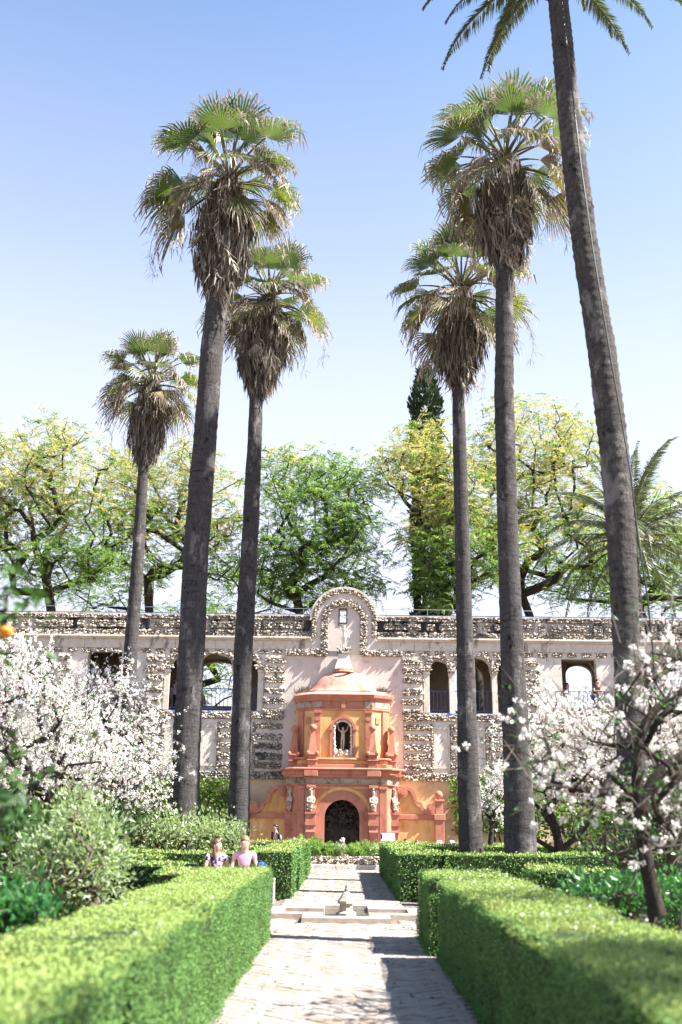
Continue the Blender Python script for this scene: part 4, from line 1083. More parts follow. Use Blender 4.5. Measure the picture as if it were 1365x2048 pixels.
HANG = [fan_mesh('hanging_dry_leaf', el, .9, .85, 14, 55, 1.6, 40, [M['straw'], M['straw'], M['thatch']], rg, 1, .3, .25, .6) for el in (25, 0, -20)]
def center(pts, y): return np.array([at(px, py, y) for px, py, w in pts])
def fan_palm(label, Y, pts, hub, skirt, scale, seed, nlive=32, ndead=38, group='tall fan palms flanking the path'):
    """pts: trunk (px, py, width px) from top to bottom; hub: crown heart px; skirt: (py bottom, half width px)"""
    rs = np.random.default_rng(seed)
    C = np.array([at(px, py, Y) for px, py, w in pts])[::-1]
    Rr = np.array([w/2/(F/((c-EYE)@FW)) for (px, py, w), c in zip(pts[::-1], C)])
    H = at(hub[0], hub[1], Y)
    foot = C[0]+(C[0]-C[1])*(C[0][2]/(C[1][2]-C[0][2])); foot[2] = 0
    t = thing('fan_palm', label, 'palm tree', foot, group)
    zs = [0.0]+list(C[:, 2])+[H[2]]; xs = [foot[0]]+list(C[:, 0])+[H[0]]; ys = [foot[1]]+list(C[:, 1])+[H[1]]; rr = [Rr[0]*1.04]+list(Rr)+[Rr[-1]*.9]
    nz = int(H[2]/.11); z = np.linspace(-.1, H[2]-.15, nz)
    A = np.arange(22)/22*2*np.pi; V = []
    cx, cyy, r = np.interp(z, zs, xs), np.interp(z, zs, ys), np.interp(z, zs, rr)
    ring_ = 1+.022*((np.arange(nz) % 3) == 0)+rs.uniform(-.012, .012, nz)
    for i in range(nz):
        q_ = np.stack([np.cos(A)*2, np.sin(A)*2, np.full(22, z[i]*1.2)], 1)
        rad = r[i]*ring_[i]*(1+.05*vnoise(q_, 1.0, seed)+.035*vnoise(q_, 3.1, seed+1)+rs.uniform(-.012, .012, 22))
        V.append(np.stack([cx[i]+rad*np.cos(A), cyy[i]+rad*np.sin(A), np.full(22, z[i])+rs.uniform(-.02, .02, 22)], 1))
    i = np.arange(nz-1)[:, None]*22; j = np.arange(22)[None]; Q = np.stack([i+j, i+(j+1) % 22, i+22+(j+1) % 22, i+22+j], -1).reshape(-1, 4)
    q = MB(); q.add(np.concatenate(V), Q); q.build('trunk', M['ftrunk'], t, True)
    zb = at(hub[0], skirt[0], Y)[2]; sw = .9*skirt[1]/ppm(Y, H[2]-1.5); top = H[2]
    hx = lambda z_: np.interp(z_, zs, xs); hy = lambda z_: np.interp(z_, zs, ys)
    # thatch: thousands of dry strips hanging against the trunk
    n = 2600; u = rs.random(n); zt = top-.1-u*(top-zb)*.86; prof = np.interp(u, [0, .15, .45, .75, 1], [.35, .62, .95, .9, .45])
    a = rs.uniform(0, 2*np.pi, n); lump = 1+.28*vnoise(np.stack([np.cos(a)*2, np.sin(a)*2, zt], 1), 1.3, seed)
    rad = sw*prof*lump*np.sqrt(rs.uniform(.25, 1, n))
    P = np.stack([hx(zt)+rad*np.cos(a), hy(zt)+rad*np.sin(a), zt], 1)
    D = unit(np.stack([-.16*np.cos(a), -.16*np.sin(a), -np.ones(n)], 1)+rs.normal(0, .14, (n, 3)))
    q = MB(); leafquads(q, P, D, rs.uniform(.4, .95, n), rs.uniform(.015, .045, n), 0, .6); tag(q.build('thatch_skirt', M['thatch'], t), kind='stuff')
    H0 = H-wloc(t)
    for i in range(nlive):
        u = (i+.5)/nlive; el = 84-112*u**1.05; key = min((78, 58, 40, 22, 4, -16, -36), key=lambda e: abs(e-el))
        o = link('frond', FAN[(key, int(rs.random() < .4))], t, H0+np.array([0, 0, -.1-.45*u]))
        o.rotation_euler = (rs.normal(0, .12), rs.normal(0, .07), i*2.399+rs.normal(0, .2)); s = scale*rs.uniform(.85, 1.12); o.scale = (s, s, s)
    for i in range(12):                                       # bleached leaves collapsed among the green ones
        o = link('dry_frond', HANG[i % 3], t, H0+np.array([0, 0, -.1-.3*rs.random()])); o.rotation_euler = (rs.normal(0, .1), 0, i*2.399*1.7+rs.normal(0, .3)); s = scale*rs.uniform(.8, 1.1); o.scale = (s, s, s)
    for i in range(ndead):
        u = (i+.5)/ndead; zz = top-.3-(top-zb-1.2)*u
        rr_ = sw*np.interp(u, [0, .4, 1], [.10, .42, .35])
        an = i*2.399+rs.normal(0, .3)
        o = link('dead_frond', DEAD[int(rs.integers(0, 5))], t, np.array([hx(zz)+rr_*math.cos(an), hy(zz)+rr_*math.sin(an), zz])-wloc(t))
        o.rotation_euler = (rs.normal(0, .15), rs.normal(.38, .16), an); s = scale*rs.uniform(.75, 1.1)*(1.1 if u < .4 else .8); o.scale = (s, s, s)
    q = MB()
    for i in range(13):                                       # drooping flower stalks with threads
        an = rs.uniform(0, 6.28); L = rs.uniform(1.6, 2.6)*scale; e0 = math.radians(rs.uniform(-35, 22)); P = [H+np.array([0, 0, -.5-.4*rs.random()])]
        for k in range(12):
            e1 = e0-math.radians(105)*(k/11)**1.25; P.append(P[-1]+np.array([math.cos(e1)*math.cos(an), math.cos(e1)*math.sin(an), math.sin(e1)])*L/9)
        P = np.array(P)+rs.normal(0, .012, (13, 3)); tube(q, P, np.linspace(.018, .006, 13), 3)
        n = 70; b_ = P[rs.integers(4, 13, n)]+rs.normal(0, .05, (n, 3)); leafquads(q, b_, unit(rs.normal(0, .5, (n, 3))+[0, 0, -.9]), rs.uniform(.12, .42, n), .006)
    q.build('flower_stalk', M['thatch'], t)
    return t
fan_palm('big fan palm with the broadest grey skirt, tallest on the left side', 26.0, [(436, 590, 42), (424, 700, 44), (409, 900, 47), (392, 1100, 50), (386, 1250, 52), (373, 1500, 55), (369, 1640, 58)], (459, 345), (590, 74), 1.15, 11)
fan_palm('second left fan palm nearest the ochre pavilion, overlapped by a taller crown', 31.0, [(514, 775, 26), (509, 900, 29), (502, 1050, 33), (487, 1300, 37), (479, 1600, 42), (477, 1680, 44)], (540, 585), (785, 60), .98, 12)
fan_palm('smallest leftmost fan palm with compact green crown by the gallery', 37.0, [(288, 925, 20), (283, 1000, 21), (274, 1150, 25), (262, 1300, 27), (256, 1420, 28)], (306, 752), (920, 46), .98, 13, 36, 30)
fan_palm('tallest right fan palm, its crown crossed by the leaning trunk', 24.3, [(1008, 505, 32), (1009, 560, 33), (1009, 800, 38), (1017, 1100, 41), (1029, 1400, 50), (1040, 1650, 62), (1041, 1705, 64)], (1011, 308), (515, 72), 1.13, 14)
fan_palm('shorter right fan palm with a fat rounded skirt next to the cypress', 29.6, [(916, 755, 23), (920, 900, 27), (924, 1050, 29), (931, 1300, 34), (937, 1550, 43), (942, 1690, 50)], (923, 568), (760, 60), 1.14, 15)

def pinnate_palm_frond(name, L, e0, bend, rg, mats, pairs=95, ll=.36, lw=.017):
    mb = MB(); k = 14; P = [np.zeros(3)]; e0 = math.radians(e0); dirs = []
    for i in range(k):
        e = e0-math.radians(bend)*((i+.5)/k)**1.4; d = np.array([math.cos(e), 0, math.sin(e)]); dirs.append(d); P.append(P[-1]+d*L/k)
    P = np.array(P); tube(mb, P, np.linspace(.05, .008, k+1), 5, 1)
    t = np.linspace(.14, .995, pairs); B = np.stack([np.interp(t*k, np.arange(k+1), P[:, a]) for a in range(3)], 1)
    D = np.array([dirs[min(k-1, int(x*k))] for x in t]); N = np.cross(D, [0, 1.0, 0])
    for s in (-1, 1):
        v = unit(np.array([0, s*.9, 0])+D*(.55+.5*t[:, None])-N*.38+rg.normal(0, .09, B.shape)+np.array([0, 0, -.18]))
        ln = ll*np.sin(np.clip(t*1.12, 0, 1)*math.pi*.86+.35)**.6*rg.uniform(.85, 1.1, pairs)
        leafquads(mb, B, v, ln, lw, 0, .4)
    return mb.mesh(name, mats)
DM = [M['date_green'], M['petiole']]
DF = [pinnate_palm_frond('feather_frond', 2.75, e, b, rg, DM) for e, b in ((70, 70), (45, 85), (25, 88), (8, 70), (-14, 55))]
# tall leaning feather palm on the right
Y = 14.3
tp = [(1118, 12, 42), (1128, 110, 45), (1136, 200, 48), (1150, 330, 52), (1172, 500, 55), (1204, 700, 60), (1229, 900, 62), (1242, 1060, 61), (1252, 1250, 58), (1262, 1450, 62), (1270, 1650, 68), (1276, 1780, 74)]
C = np.array([at(a, b, Y) for a, b, w in tp])[::-1]; Rr = .94*np.array([w/2/(F/((c-EYE)@FW)) for (a, b, w), c in zip(tp[::-1], C)])
foot = np.array([C[0][0], Y, 0.0])
tall = thing('feather_palm', 'very tall slightly leaning palm with ridged trunk running out of the top edge', 'palm tree', foot)
H = at(1110, -66, Y)
zs = np.array([0]+list(C[:, 2])+[H[2]]); xs = np.array([foot[0]]+list(C[:, 0])+[H[0]]); rr = np.array([Rr[0]]+list(Rr)+[Rr[-1]])
nz = int(H[2]/.05); z = np.linspace(-.1, H[2], nz); A = np.arange(24)/24*2*np.pi; V = []
for i in range(nz):
    q_ = np.stack([np.cos(A)*1.6, np.sin(A)*1.6, np.full(24, z[i]*1.1)], 1); ph_ = (z[i]/.17+A/(2*np.pi)*3+.35*vnoise(q_, 1.5, 21)) % 1.0
    rad = np.interp(z[i], zs, rr)*(.95+.085*ph_**2+.05*vnoise(q_, 2.2, 22)+rng.uniform(-.015, .015, 24))
    V.append(np.stack([np.interp(z[i], zs, xs)+rad*np.cos(A), Y+rad*np.sin(A), np.full(24, z[i])], 1))
i = np.arange(nz-1)[:, None]*24; j = np.arange(24)[None]; Q = np.stack([i+j, i+(j+1) % 24, i+24+(j+1) % 24, i+24+j], -1).reshape(-1, 4)
q = MB(); q.add(np.concatenate(V), Q); q.build('trunk', M['dtrunk'], tall, True)
H0 = H-wloc(tall)
for i in range(28):
    u = (i+.5)/28; k = min(3, int(u*4.4)); o = link('feather_frond', DF[k], tall, H0+np.array([0, 0, .9-1.0*u])); o.rotation_euler = (rng.normal(0, .08), rng.normal(0, .05), i*2.399+rng.normal(0, .15)); s = rng.uniform(.85, 1.05); o.scale = (s, s, s)
for an, k, s in ((math.pi*.98, 3, 1.0), (math.pi*.90, 3, .85), (.06, 3, 1.0), (.35, 3, .85), (-.35, 3, 1.0)):
    o = link('feather_frond', DF[k], tall, H0+np.array([0, 0, .12])); o.rotation_euler = (0, 0, an); o.scale = (s, s, s)
q = MB(); lathe(q, [(.3, -.5), (.42, -.1), (.4, .5), (.25, 1.0), (0, 1.3)], H, 12); q.build('crown_heart', M['dtrunk'], tall)
q = MB(); cp = [(1124, 5), (1136, 110), (1147, 200), (1162, 330), (1186, 500), (1219, 700), (1247, 860), (1262, 950), (1277, 1080), (1296, 1200), (1306, 1300), (1317, 1500)]
tube(q, [at(a, b, Y-.28-.1*(b > 900)) for a, b in cp]+[np.array([at(1330, 1700, Y)[0], Y-.4, 0])], .014, 5)
tag(q.build('lightning_cable', M['black']), 'thin dark cable running down the tall leaning palm to the ground', 'cable')
# feather palm behind the gallery
Yp = 53.0; Hp = at(1262, 1075, Yp); b = Hp.copy(); b[2] = 0
fp = thing('feather_palm', 'shorter arching feather palm with orange fruit stalks rising behind the gallery roof', 'palm tree', b)
q = MB(); tube(q, [b, Hp+[0, 0, -.2]], [.36, .33], 12, 0, True, .06, rng); q.build('trunk', M['dtrunk'], fp)
DF2 = [pinnate_palm_frond('feather_frond', 6.6, e, bb, rg, DM, 95, .8, .03) for e, bb in ((82, 45), (62, 75), (40, 95), (18, 90), (-8, 70))]
for i in range(46):
    u = (i+.5)/46; k = min(4, int(u*5)); o = link('feather_frond', DF2[k], fp, (0, 0, Hp[2]-.2*u)); o.rotation_euler = (rng.normal(0, .1), rng.normal(0, .06), i*2.399+rng.normal(0, .2)); s = rng.uniform(.82, 1.08); o.scale = (s, s, s)
q = MB()
for an, e0 in ((-.3, 15), (.15, 40), (-.7, -5), (.3, 2), (2.8, 20)):
    P = [Hp]; 
    for k in range(8):
        e = math.radians(e0-25*k/7); P.append(P[-1]+np.array([math.cos(e)*math.cos(an), math.cos(e)*math.sin(an), math.sin(e)])*.22)
    tube(q, P, np.linspace(.10, .02, 9), 5)
q.build('fruit_stalk', flat('orange_fruit_stalk', (.45, .17, .04), .5), fp)

# ------------------------------------------------------------------ blossom trees, shrubs, ivy
def puffs(mb, P, r, k, m=0):
    n = len(P); B = np.repeat(P, k, 0); D = unit(rng.normal(0, 1, (n*k, 3))); rr = np.repeat(np.broadcast_to(np.asarray(r, float), n), k)*rng.uniform(.7, 1.15, n*k)
    leafquads(mb, B+D*rr[:, None]*.25, D, rr, rr*.42, m, .6)
def blossom_tree(name, label, base, Y, fork, blobs, n, ydep, whips=3, wl=(.4, .9), pw=9, pr=.045, pk=7, green=.15, rt=.012, trunks=None, group=None, fill=.85, cat='blossom tree', up=.7, leafL=.09, rmax=.12):
    b = at(base[0], base[1], Y); b[2] = 0; f = at(fork[0], fork[1], Y)
    T = blob_targets(blobs, n, Y, ydep)
    t = thing(name, label, cat, b, group)
    q = MB(); branches(q, grow([b, (b+f)/2+rng.normal(0, .05, 3), f], T, .35, .14, .5, rt, .5, rmax), 5)
    for tr in (trunks or []):
        P = [at(px, py, Y) for px, py in tr]; tube(q, P, np.linspace(.075, .03, len(P)), 8, 0, True, .08, rng)
    q.build('trunk', M['bark'], t, True)
    K = len(T)*whips; S = np.repeat(T, whips, 0)+rng.normal(0, .12, (K, 3)); c0 = T.mean(0)
    D = unit(unit(S-c0)*.6+rng.normal(0, .55, (K, 3))+np.array([0, 0, up])); L = rng.uniform(*wl, K)
    q = MB(); side = rng.normal(0, .08, (K, 3))
    for k in range(K):
        e = S[k]+D[k]*L[k]; mid = (S[k]+e)/2+side[k]*L[k]; tube(q, [S[k], mid, e], [.007, .005, .002], 3, 0, False)
    tag(q.build('twigs', M['twig'], t), kind='stuff')
    u = rng.uniform(.05, 1, (K, pw)); P = S[:, None]+D[:, None]*(L[:, None]*u)[..., None]+(side[:, None]*(4*u*(1-u)*L[:, None])[..., None])*.5+rng.normal(0, pr*.5, (K, pw, 3))
    P = P.reshape(-1, 3); sel = rng.random(len(P)); dens = .55+.45*vnoise(P, 1.3, 6)
    A = P[sel < fill*np.clip(dens+.35, 0, 1)]
    q = MB(); puffs(q, A, pr*rng.uniform(.7, 1.25, len(A)), pk); tag(q.build('blossoms', M['petal'], t), kind='stuff')
    G = P[rng.random(len(P)) < green]; G = np.repeat(G, 3, 0)+rng.normal(0, .05, (len(G)*3, 3))
    q = MB(); leafquads(q, G, unit(rng.normal(0, 1, (len(G), 3))+[0, 0, .6]), leafL*rng.uniform(.6, 1.3, len(G)), leafL*.2); q.build('young_leaves', M['bed'], t)
    return t
blossom_tree('blossom_tree', 'broad white blossom tree filling the left edge, in full sun', (95, 1690), 20.5, (100, 1600),
             [(60, 1420, 90, 100), (-40, 1440, 80, 110), (120, 1500, 110, 90), (40, 1540, 90, 70), (215, 1545, 70, 60), (-30, 1560, 70, 70), (30, 1350, 50, 50)], 300, 1.6, 3, (.35, .85), 14, .036, 7, .07, fill=.72)
blossom_tree('blossom_tree', 'thinner white blossom tree partly shaded before the left loggia window', (225, 1690), 25, (225, 1620),
             [(230, 1430, 75, 80), (250, 1510, 80, 70), (170, 1400, 50, 50), (280, 1580, 50, 50)], 170, 1.4, 3, (.4, .9), 10, .042, 6, .05, fill=.7)
blossom_tree('blossom_tree', 'near blossom tree with dark trunk at the right edge, loosely strewn with white tufts', (1318, 1830), 9.6, (1275, 1600),
             [(1268, 1450, 85, 100), (1330, 1350, 80, 90), (1130, 1470, 70, 60), (1380, 1480, 90, 120), (1300, 1560, 90, 70), (1100, 1560, 60, 70), (1400, 1320, 80, 60), (1290, 1660, 90, 60), (1180, 1580, 80, 60), (1350, 1640, 60, 60)], 118, 1.1, 4, (.25, .55), 4, .039, 15, .12, .008,
             [[(1318, 1830), (1296, 1740), (1284, 1660), (1278, 1600), (1272, 1520), (1282, 1460), (1310, 1420), (1350, 1390), (1400, 1370)], [(1282, 1620), (1310, 1560), (1345, 1525), (1400, 1490), (1450, 1480)]], fill=.16, up=.45, leafL=.06, rmax=.032)
blossom_tree('blossom_tree', 'multi-stemmed blossom tree behind the two right palms', (1118, 1700), 26.5, (1112, 1655),
             [(1145, 1478, 80, 50), (1080, 1470, 60, 60), (1225, 1485, 80, 55), (1090, 1560, 70, 50), (1200, 1550, 80, 50), (1320, 1460, 70, 80)], 230, 1.6, 3, (.4, .9), 8, .065, 7, .14, .012,
             [[(1115, 1700), (1112, 1650), (1100, 1610), (1085, 1570)], [(1118, 1702), (1160, 1670), (1182, 1640), (1186, 1590), (1220, 1560)], [(1112, 1702), (1075, 1680), (1050, 1645)]], fill=.85)
blossom_tree('blossom_tree', 'small half-bare blossom tree between the two right palm trunks', (985, 1700), 33, (985, 1650), [(990, 1600, 28, 45), (1000, 1560, 20, 30)], 50, .7, 3, (.3, .7), 7, .06, 6, .2, fill=.6)

def shrub(name, label, base, Y, blobs, n, ydep, mat, per=14, L=.12, W=.025, spread=.22, group=None, cat='shrub', stems=True, up=.5, rt=.010, drop=None):
    T = blob_targets(blobs, n, Y, ydep); b = at(base[0], base[1], Y); b[2] = 0; T[:, 2] = np.maximum(T[:, 2], .15)
    t = thing(name, label, cat, b, group)
    q = MB()
    if stems:
        for k in range(3):
            TT = T[k::3]
            if len(TT): branches(q, grow([b+rng.normal(0, .1, 3)*[1, 1, 0], b*.75+T.mean(0)*.25+rng.normal(0, .12, 3)], TT, .3, .15, .5, rt, .5, .06), 4)
        q.build('stems', M['twig'], t, True)
    K = len(T)*per; P = np.repeat(T, per, 0)+rng.normal(0, spread, (K, 3)); P[:, 2] = np.maximum(P[:, 2], .03)
    D = unit(unit(P-np.repeat(T, per, 0))*.7+rng.normal(0, .5, (K, 3))+[0, 0, up])
    q = MB(); leafquads(q, P, D, L*rng.uniform(.6, 1.35, K), W*rng.uniform(.8, 1.2, K)); q.build('leaves', M[mat], t)
    return t
shrub('leafy_shrub', 'tall pale green shrub with upright stems beside the near left hedge', (170, 1810), 11.5, [(165, 1690, 42, 60), (150, 1640, 24, 42), (120, 1745, 70, 42), (190, 1752, 48, 42), (95, 1705, 26, 36), (215, 1690, 18, 34)], 250, .6, 'shrub', 24, .075, .013, .13, up=.35)
shrub('broadleaf_plant', 'low bright green leafy clump at the left edge beside the near hedge', (35, 1850), 8.2, [(30, 1830, 60, 40), (-40, 1840, 60, 50), (70, 1830, 30, 20)], 90, .5, 'bed', 16, .09, .022, .07)
shrub('broadleaf_plant', 'bright green leafy groundcover clump under the near right blossom tree', (1200, 1800), 11.2, [(1190, 1790, 60, 18), (1280, 1790, 70, 20), (1350, 1790, 60, 22)], 110, .8, 'bed', 16, .09, .022, .08)
shrub('leafy_shrub', 'grey-green shrub spreading at the foot of the biggest left palm', (350, 1690), 24.7, [(340, 1662, 42, 28), (302, 1674, 32, 20), (386, 1668, 30, 26)], 130, .8, 'shrub', 18, .10, .022, .16)
shrub('leafy_shrub', 'grey-green shrub between the two left palm trunks', (440, 1690), 25.0, [(440, 1668, 32, 24), (470, 1678, 16, 16), (418, 1664, 22, 18)], 100, .7, 'shrub', 18, .10, .022, .16)
shrub('leafy_shrub', 'dark leafy shrub in the shade below the left blossom trees', (260, 1690), 24.6, [(260, 1650, 60, 35), (200, 1650, 60, 40)], 110, .9, 'shrub_dark', 18, .11, .025, .18)
shrub('leafy_shrub', 'dark green leafy bush at the left edge behind the pale shrub', (20, 1730), 13.0, [(20, 1700, 80, 60), (-40, 1680, 60, 80)], 140, .8, 'shrub_dark', 16, .12, .03, .16)
shrub('leafy_shrub', 'airy green shrub right of the near dark trunk', (1330, 1730), 13.0, [(1330, 1640, 60, 70), (1370, 1700, 50, 60), (1240, 1690, 50, 50), (1390, 1600, 60, 80)], 170, .8, 'shrub_dark', 12, .10, .02, .2)
shrub('citrus_bush', 'rounded light green bush behind the multi-stemmed blossom tree', (1180, 1700), 30, [(1170, 1630, 80, 50), (1080, 1620, 50, 45), (1250, 1610, 70, 50)], 190, 1.0, 'ivy', 16, .13, .04, .25)
shrub('citrus_bush', 'tall light green bush at the right edge behind the leaning palm', (1310, 1700), 31, [(1310, 1580, 60, 60), (1350, 1550, 50, 50), (1300, 1650, 70, 50)], 170, 1.0, 'ivy', 16, .13, .04, .25)
for lab, (xa, xb), (za, zb) in (('dense green wall creeper behind the two left palm trunks', (-9.6, -4.6), (.2, 3.55)), ('green wall creeper left of the shorter right palm, beside the red pier', (4.55, 8.6), (1.1, 3.6)), ('green wall creeper at the far right end of the ochre wall', (10.5, 17), (.9, 3.3)), ('green wall creeper at the far left hidden behind blossoms', (-17, -10), (.2, 3.4))):
    t = thing('wall_creeper', lab, 'climbing plant', ((xa+xb)/2, 45.9, 0), 'creepers on the lower wall')
    n = int((xb-xa)*(zb-za)*260); P = np.stack([rng.uniform(xa, xb, n), 45.95-rng.random(n)**1.4*.55, rng.uniform(za, zb, n)], 1)
    edge_ = np.minimum(np.minimum(P[:, 0]-xa, xb-P[:, 0]), np.minimum(P[:, 2]-za+.2, zb-P[:, 2])); P = P[edge_+.35*vnoise(P, 1.6, 11)-.1 > 0]
    P[:, 1] -= .25*(vnoise(P, 1.3, 12)+.4); P[:, 1] = np.minimum(P[:, 1], 45.94)
    q = MB(); leafquads(q, P, unit(rng.normal(0, .6, P.shape)+[0, -.5, -.15]), rng.uniform(.12, .24, len(P)), .055); tag(q.build('creeper_leaves', M['ivy'], t), kind='stuff')
    q = MB()
    for k in range(7):
        x = rng.uniform(xa+.3, xb-.3); tube(q, [(x, 45.9, 0), (x+rng.normal(0, .2), 45.9, za+.4), (x+rng.normal(0, .4), 45.9, zb-.6)], [.05, .035, .015], 5)
    q.build('stems', M['bark'], t)
# dry weeds rooted on the shoulders of the dome
for sgn, lab in ((-1, 'dry brown weeds growing at the left foot of the dome'), (1, 'dry brown weeds growing at the right foot of the dome')):
    n = 420; x = CX+sgn*(1.55+np.abs(rng.normal(0, .30, n))); P = np.stack([x, 45.75+rng.uniform(-.25, .18, n), 7.12+rng.uniform(0, .18, n)], 1)
    q = MB(); leafquads(q, P, unit(rng.normal(0, .6, (n, 3))+[0, -.1, .7]), rng.uniform(.12, .34, n), .012); tag(q.build('dry_weeds', M['thatch']), lab, 'weeds')
# papyrus-like plants in the planter
for k, (x, y, h) in enumerate([(-1.75, 38.2, .95), (-1.2, 38.8, 1.0), (-.75, 38.0, .75), (-.3, 38.6, .7), (.45, 38.3, .7), (.85, 38.9, .85), (1.35, 38.1, .75), (1.7, 38.8, .85)]):
    t = thing('fern_clump', ['pale fern clump at the far left end of the stone planter', 'tallest fern clump, second from the left end of the planter', 'green fern clump third from the left in the planter', 'pale fern clump just left of the rock spout', 'green fern clump just right of the rock spout', 'green fern clump behind the right half of the planter wall', 'pale fern clump second from the right end of the planter', 'green fern clump beside the info board at the planter end'][k], 'fern', (x, y, .3), 'ferns in the planter')
    n = 110; a = rng.uniform(0, 6.28, n); P = np.stack([x+rng.normal(0, .16, n), y+rng.normal(0, .16, n), .3+rng.uniform(.05, h*.55, n)], 1)
    D = unit(np.stack([np.cos(a)*.7, np.sin(a)*.7, rng.uniform(.2, 1.2, n)], 1)); q = MB(); pinnate(q, P, D, rng.uniform(.3, .6, n)*h, 7, .34, .10, .6); q.build('fronds', M['jac_green' if k % 3 else 'shrub'], t)
# ground plants in the beds
n = 9000; P = np.stack([rng.uniform(-9, 10, n), rng.uniform(4, 33, n), np.zeros(n)], 1)
ok = ((P[:, 0] < -2.2) | (P[:, 0] > 2.4)) & ~((P[:, 1] > 15.6) & (P[:, 1] < 22.7)); P = P[ok]; P = P[vnoise(P, .8, 31) > -.25]
q = MB(); leafquads(q, P, unit(rng.normal(0, .5, P.shape)+[0, 0, .9]), rng.uniform(.08, .24, len(P)), .03); tag(q.build('ground_cover', M['bed']), kind='stuff')
# petals blown on the hedge tops and leaf litter on the paving
n = 230; x = np.where(rng.random(n) < .3, rng.uniform(-1.9, -1.1, n), rng.uniform(1.2, 2.1, n)); P = np.stack([x, rng.uniform(6, 15, n), np.full(n, .985)], 1)
q = MB(); leafquads(q, P, unit(rng.normal(0, 1, (n, 3))*[1, 1, .25]), rng.uniform(.015, .035, n), .009); tag(q.build('fallen_petals', M['petal']), kind='stuff')
n = 900; y = rng.uniform(8.5, 36, n); e = rng.random(n)**2.2*.9; x = np.where(rng.random(n) < .5, PX0+e, PX1-e); ok = np.array([not in_fountain(a, b, .1) for a, b in zip(x, y)])
P = np.stack([x, y, np.full(n, .027)], 1)[ok]; q = MB(); leafquads(q, P, unit(rng.normal(0, 1, P.shape)*[1, 1, .12]), rng.uniform(.02, .06, len(P)), .010); tag(q.build('leaf_litter', M['thatch']), kind='stuff')
# orange trees close to the viewer, mostly outside the frame
def orange_tree(label, x, y, trunk_h, blobs, n, fruit):
    t = thing('orange_tree', label, 'orange tree', (x, y, 0), 'orange trees beside the path')
    T = []
    for (cx, cy, cz, rx, ry, rz, w) in blobs:
        k = int(n*w); u = rng.normal(0, 1, (k, 3)); u = unit(u)*rng.uniform(.55, 1, (k, 1)); T.append(np.array([cx, cy, cz])+u*[rx, ry, rz])
    T = np.concatenate(T); q = MB(); branches(q, grow([(x, y, 0), (x+.02, y, trunk_h*.5), (x, y, trunk_h)], T, .3, .12, .4, .008, .5, .09), 5); q.build('trunk', M['bark'], t, True)
    K = len(T)*18; P = np.repeat(T, 18, 0)+rng.normal(0, .13, (K, 3)); q = MB(); leafquads(q, P, unit(rng.normal(0, .7, (K, 3))+[0, 0, .1]), rng.uniform(.06, .11, K), .02); q.build('leaves', M['citrus'], t)
    for f in fruit:
        q = MB(); lathe(q, [(0, -.038), (.02, -.033), (.034, -.018), (.039, 0), (.034, .018), (.02, .033), (0, .038)], f, 12); q.build('orange', M['orange'], t, True)
    return t
oy = 5.2; a1, a2 = at(30, 1215, oy), at(25, 1620, oy)
orange_tree('orange tree at the left edge with one ripe orange hanging in view', -3.3, 5.6, 1.2, [(-3.2, 5.6, 2.9, 1.0, .9, .9, .55), (a1[0]-.12, oy, a1[2]+.05, .18, .25, .10, .03), (a2[0]-.18, oy, a2[2], .2, .25, .14, .045), (a1[0]-.4, oy, a1[2]-.35, .14, .3, .2, .025)], 240, [at(12, 1262, oy), (-2.9, 5.0, 3.1), (-3.4, 4.9, 2.6), (-2.8, 6.1, 3.3)])
orange_tree('orange tree beyond the right edge that shades the near hedges', 4.5, 4.6, 1.7, [(3.85, 5.25, 3.5, .85, .65, .5, .45), (3.0, 3.55, 5.0, .75, .7, .55, .4), (4.3, 4.3, 4.2, .8, .7, .7, .3)], 560, [(4.5, 4.0, 3.6), (3.7, 5.0, 3.1)])

# ------------------------------------------------------------------ people and statues
def skin(name, J, E, mat, parent, T, lev=1, root=0):
    """one continuous surface grown round a skeleton: J name -> (x, y, z, r), E pairs of names"""
    ks = list(J); me = bpy.data.meshes.new(name)
    me.from_pydata([T(J[k][:3]) for k in ks], [(ks.index(a), ks.index(b)) for a, b in E], [])
    o = bpy.data.objects.new(name, me); COL.objects.link(o)
    md = o.modifiers.new('s', 'SKIN'); md.use_smooth_shade = True; md.branch_smoothing = .6
    sc = T.scale
    for i, k in enumerate(ks):
        r = J[k][3:]; r = (r[0], r[0]) if len(r) == 1 else r
        me.skin_vertices[0].data[i].radius = (r[0]*sc, r[1]*sc); me.skin_vertices[0].data[i].use_root = (i == root)
    sb = o.modifiers.new('u', 'SUBSURF'); sb.levels = lev; sb.render_levels = lev
    dg = bpy.context.evaluated_depsgraph_get(); m2 = bpy.data.meshes.new_from_object(o.evaluated_get(dg))
    bpy.data.objects.remove(o); m2.name = name
    n = len(m2.vertices); c = np.zeros(n*3); m2.vertices.foreach_get('co', c)
    c = c.reshape(-1, 3)-wloc(parent) if parent else c.reshape(-1, 3)
    m2.vertices.foreach_set('co', c.ravel()); m2.materials.clear(); m2.materials.append(mat)
    m2.polygons.foreach_set('use_smooth', np.ones(len(m2.polygons), bool)); m2.update()
    return link(name, m2, parent)
class Pose:
    def __init__(s, loc, rz=0.0, scale=1.0): s.l = np.array(loc, float); s.c, s.s, s.scale = math.cos(rz), math.sin(rz), scale
    def __call__(s, p): x, y, z = np.array(p)*s.scale; return tuple(s.l+np.array([x*s.c-y*s.s, x*s.s+y*s.c, z]))
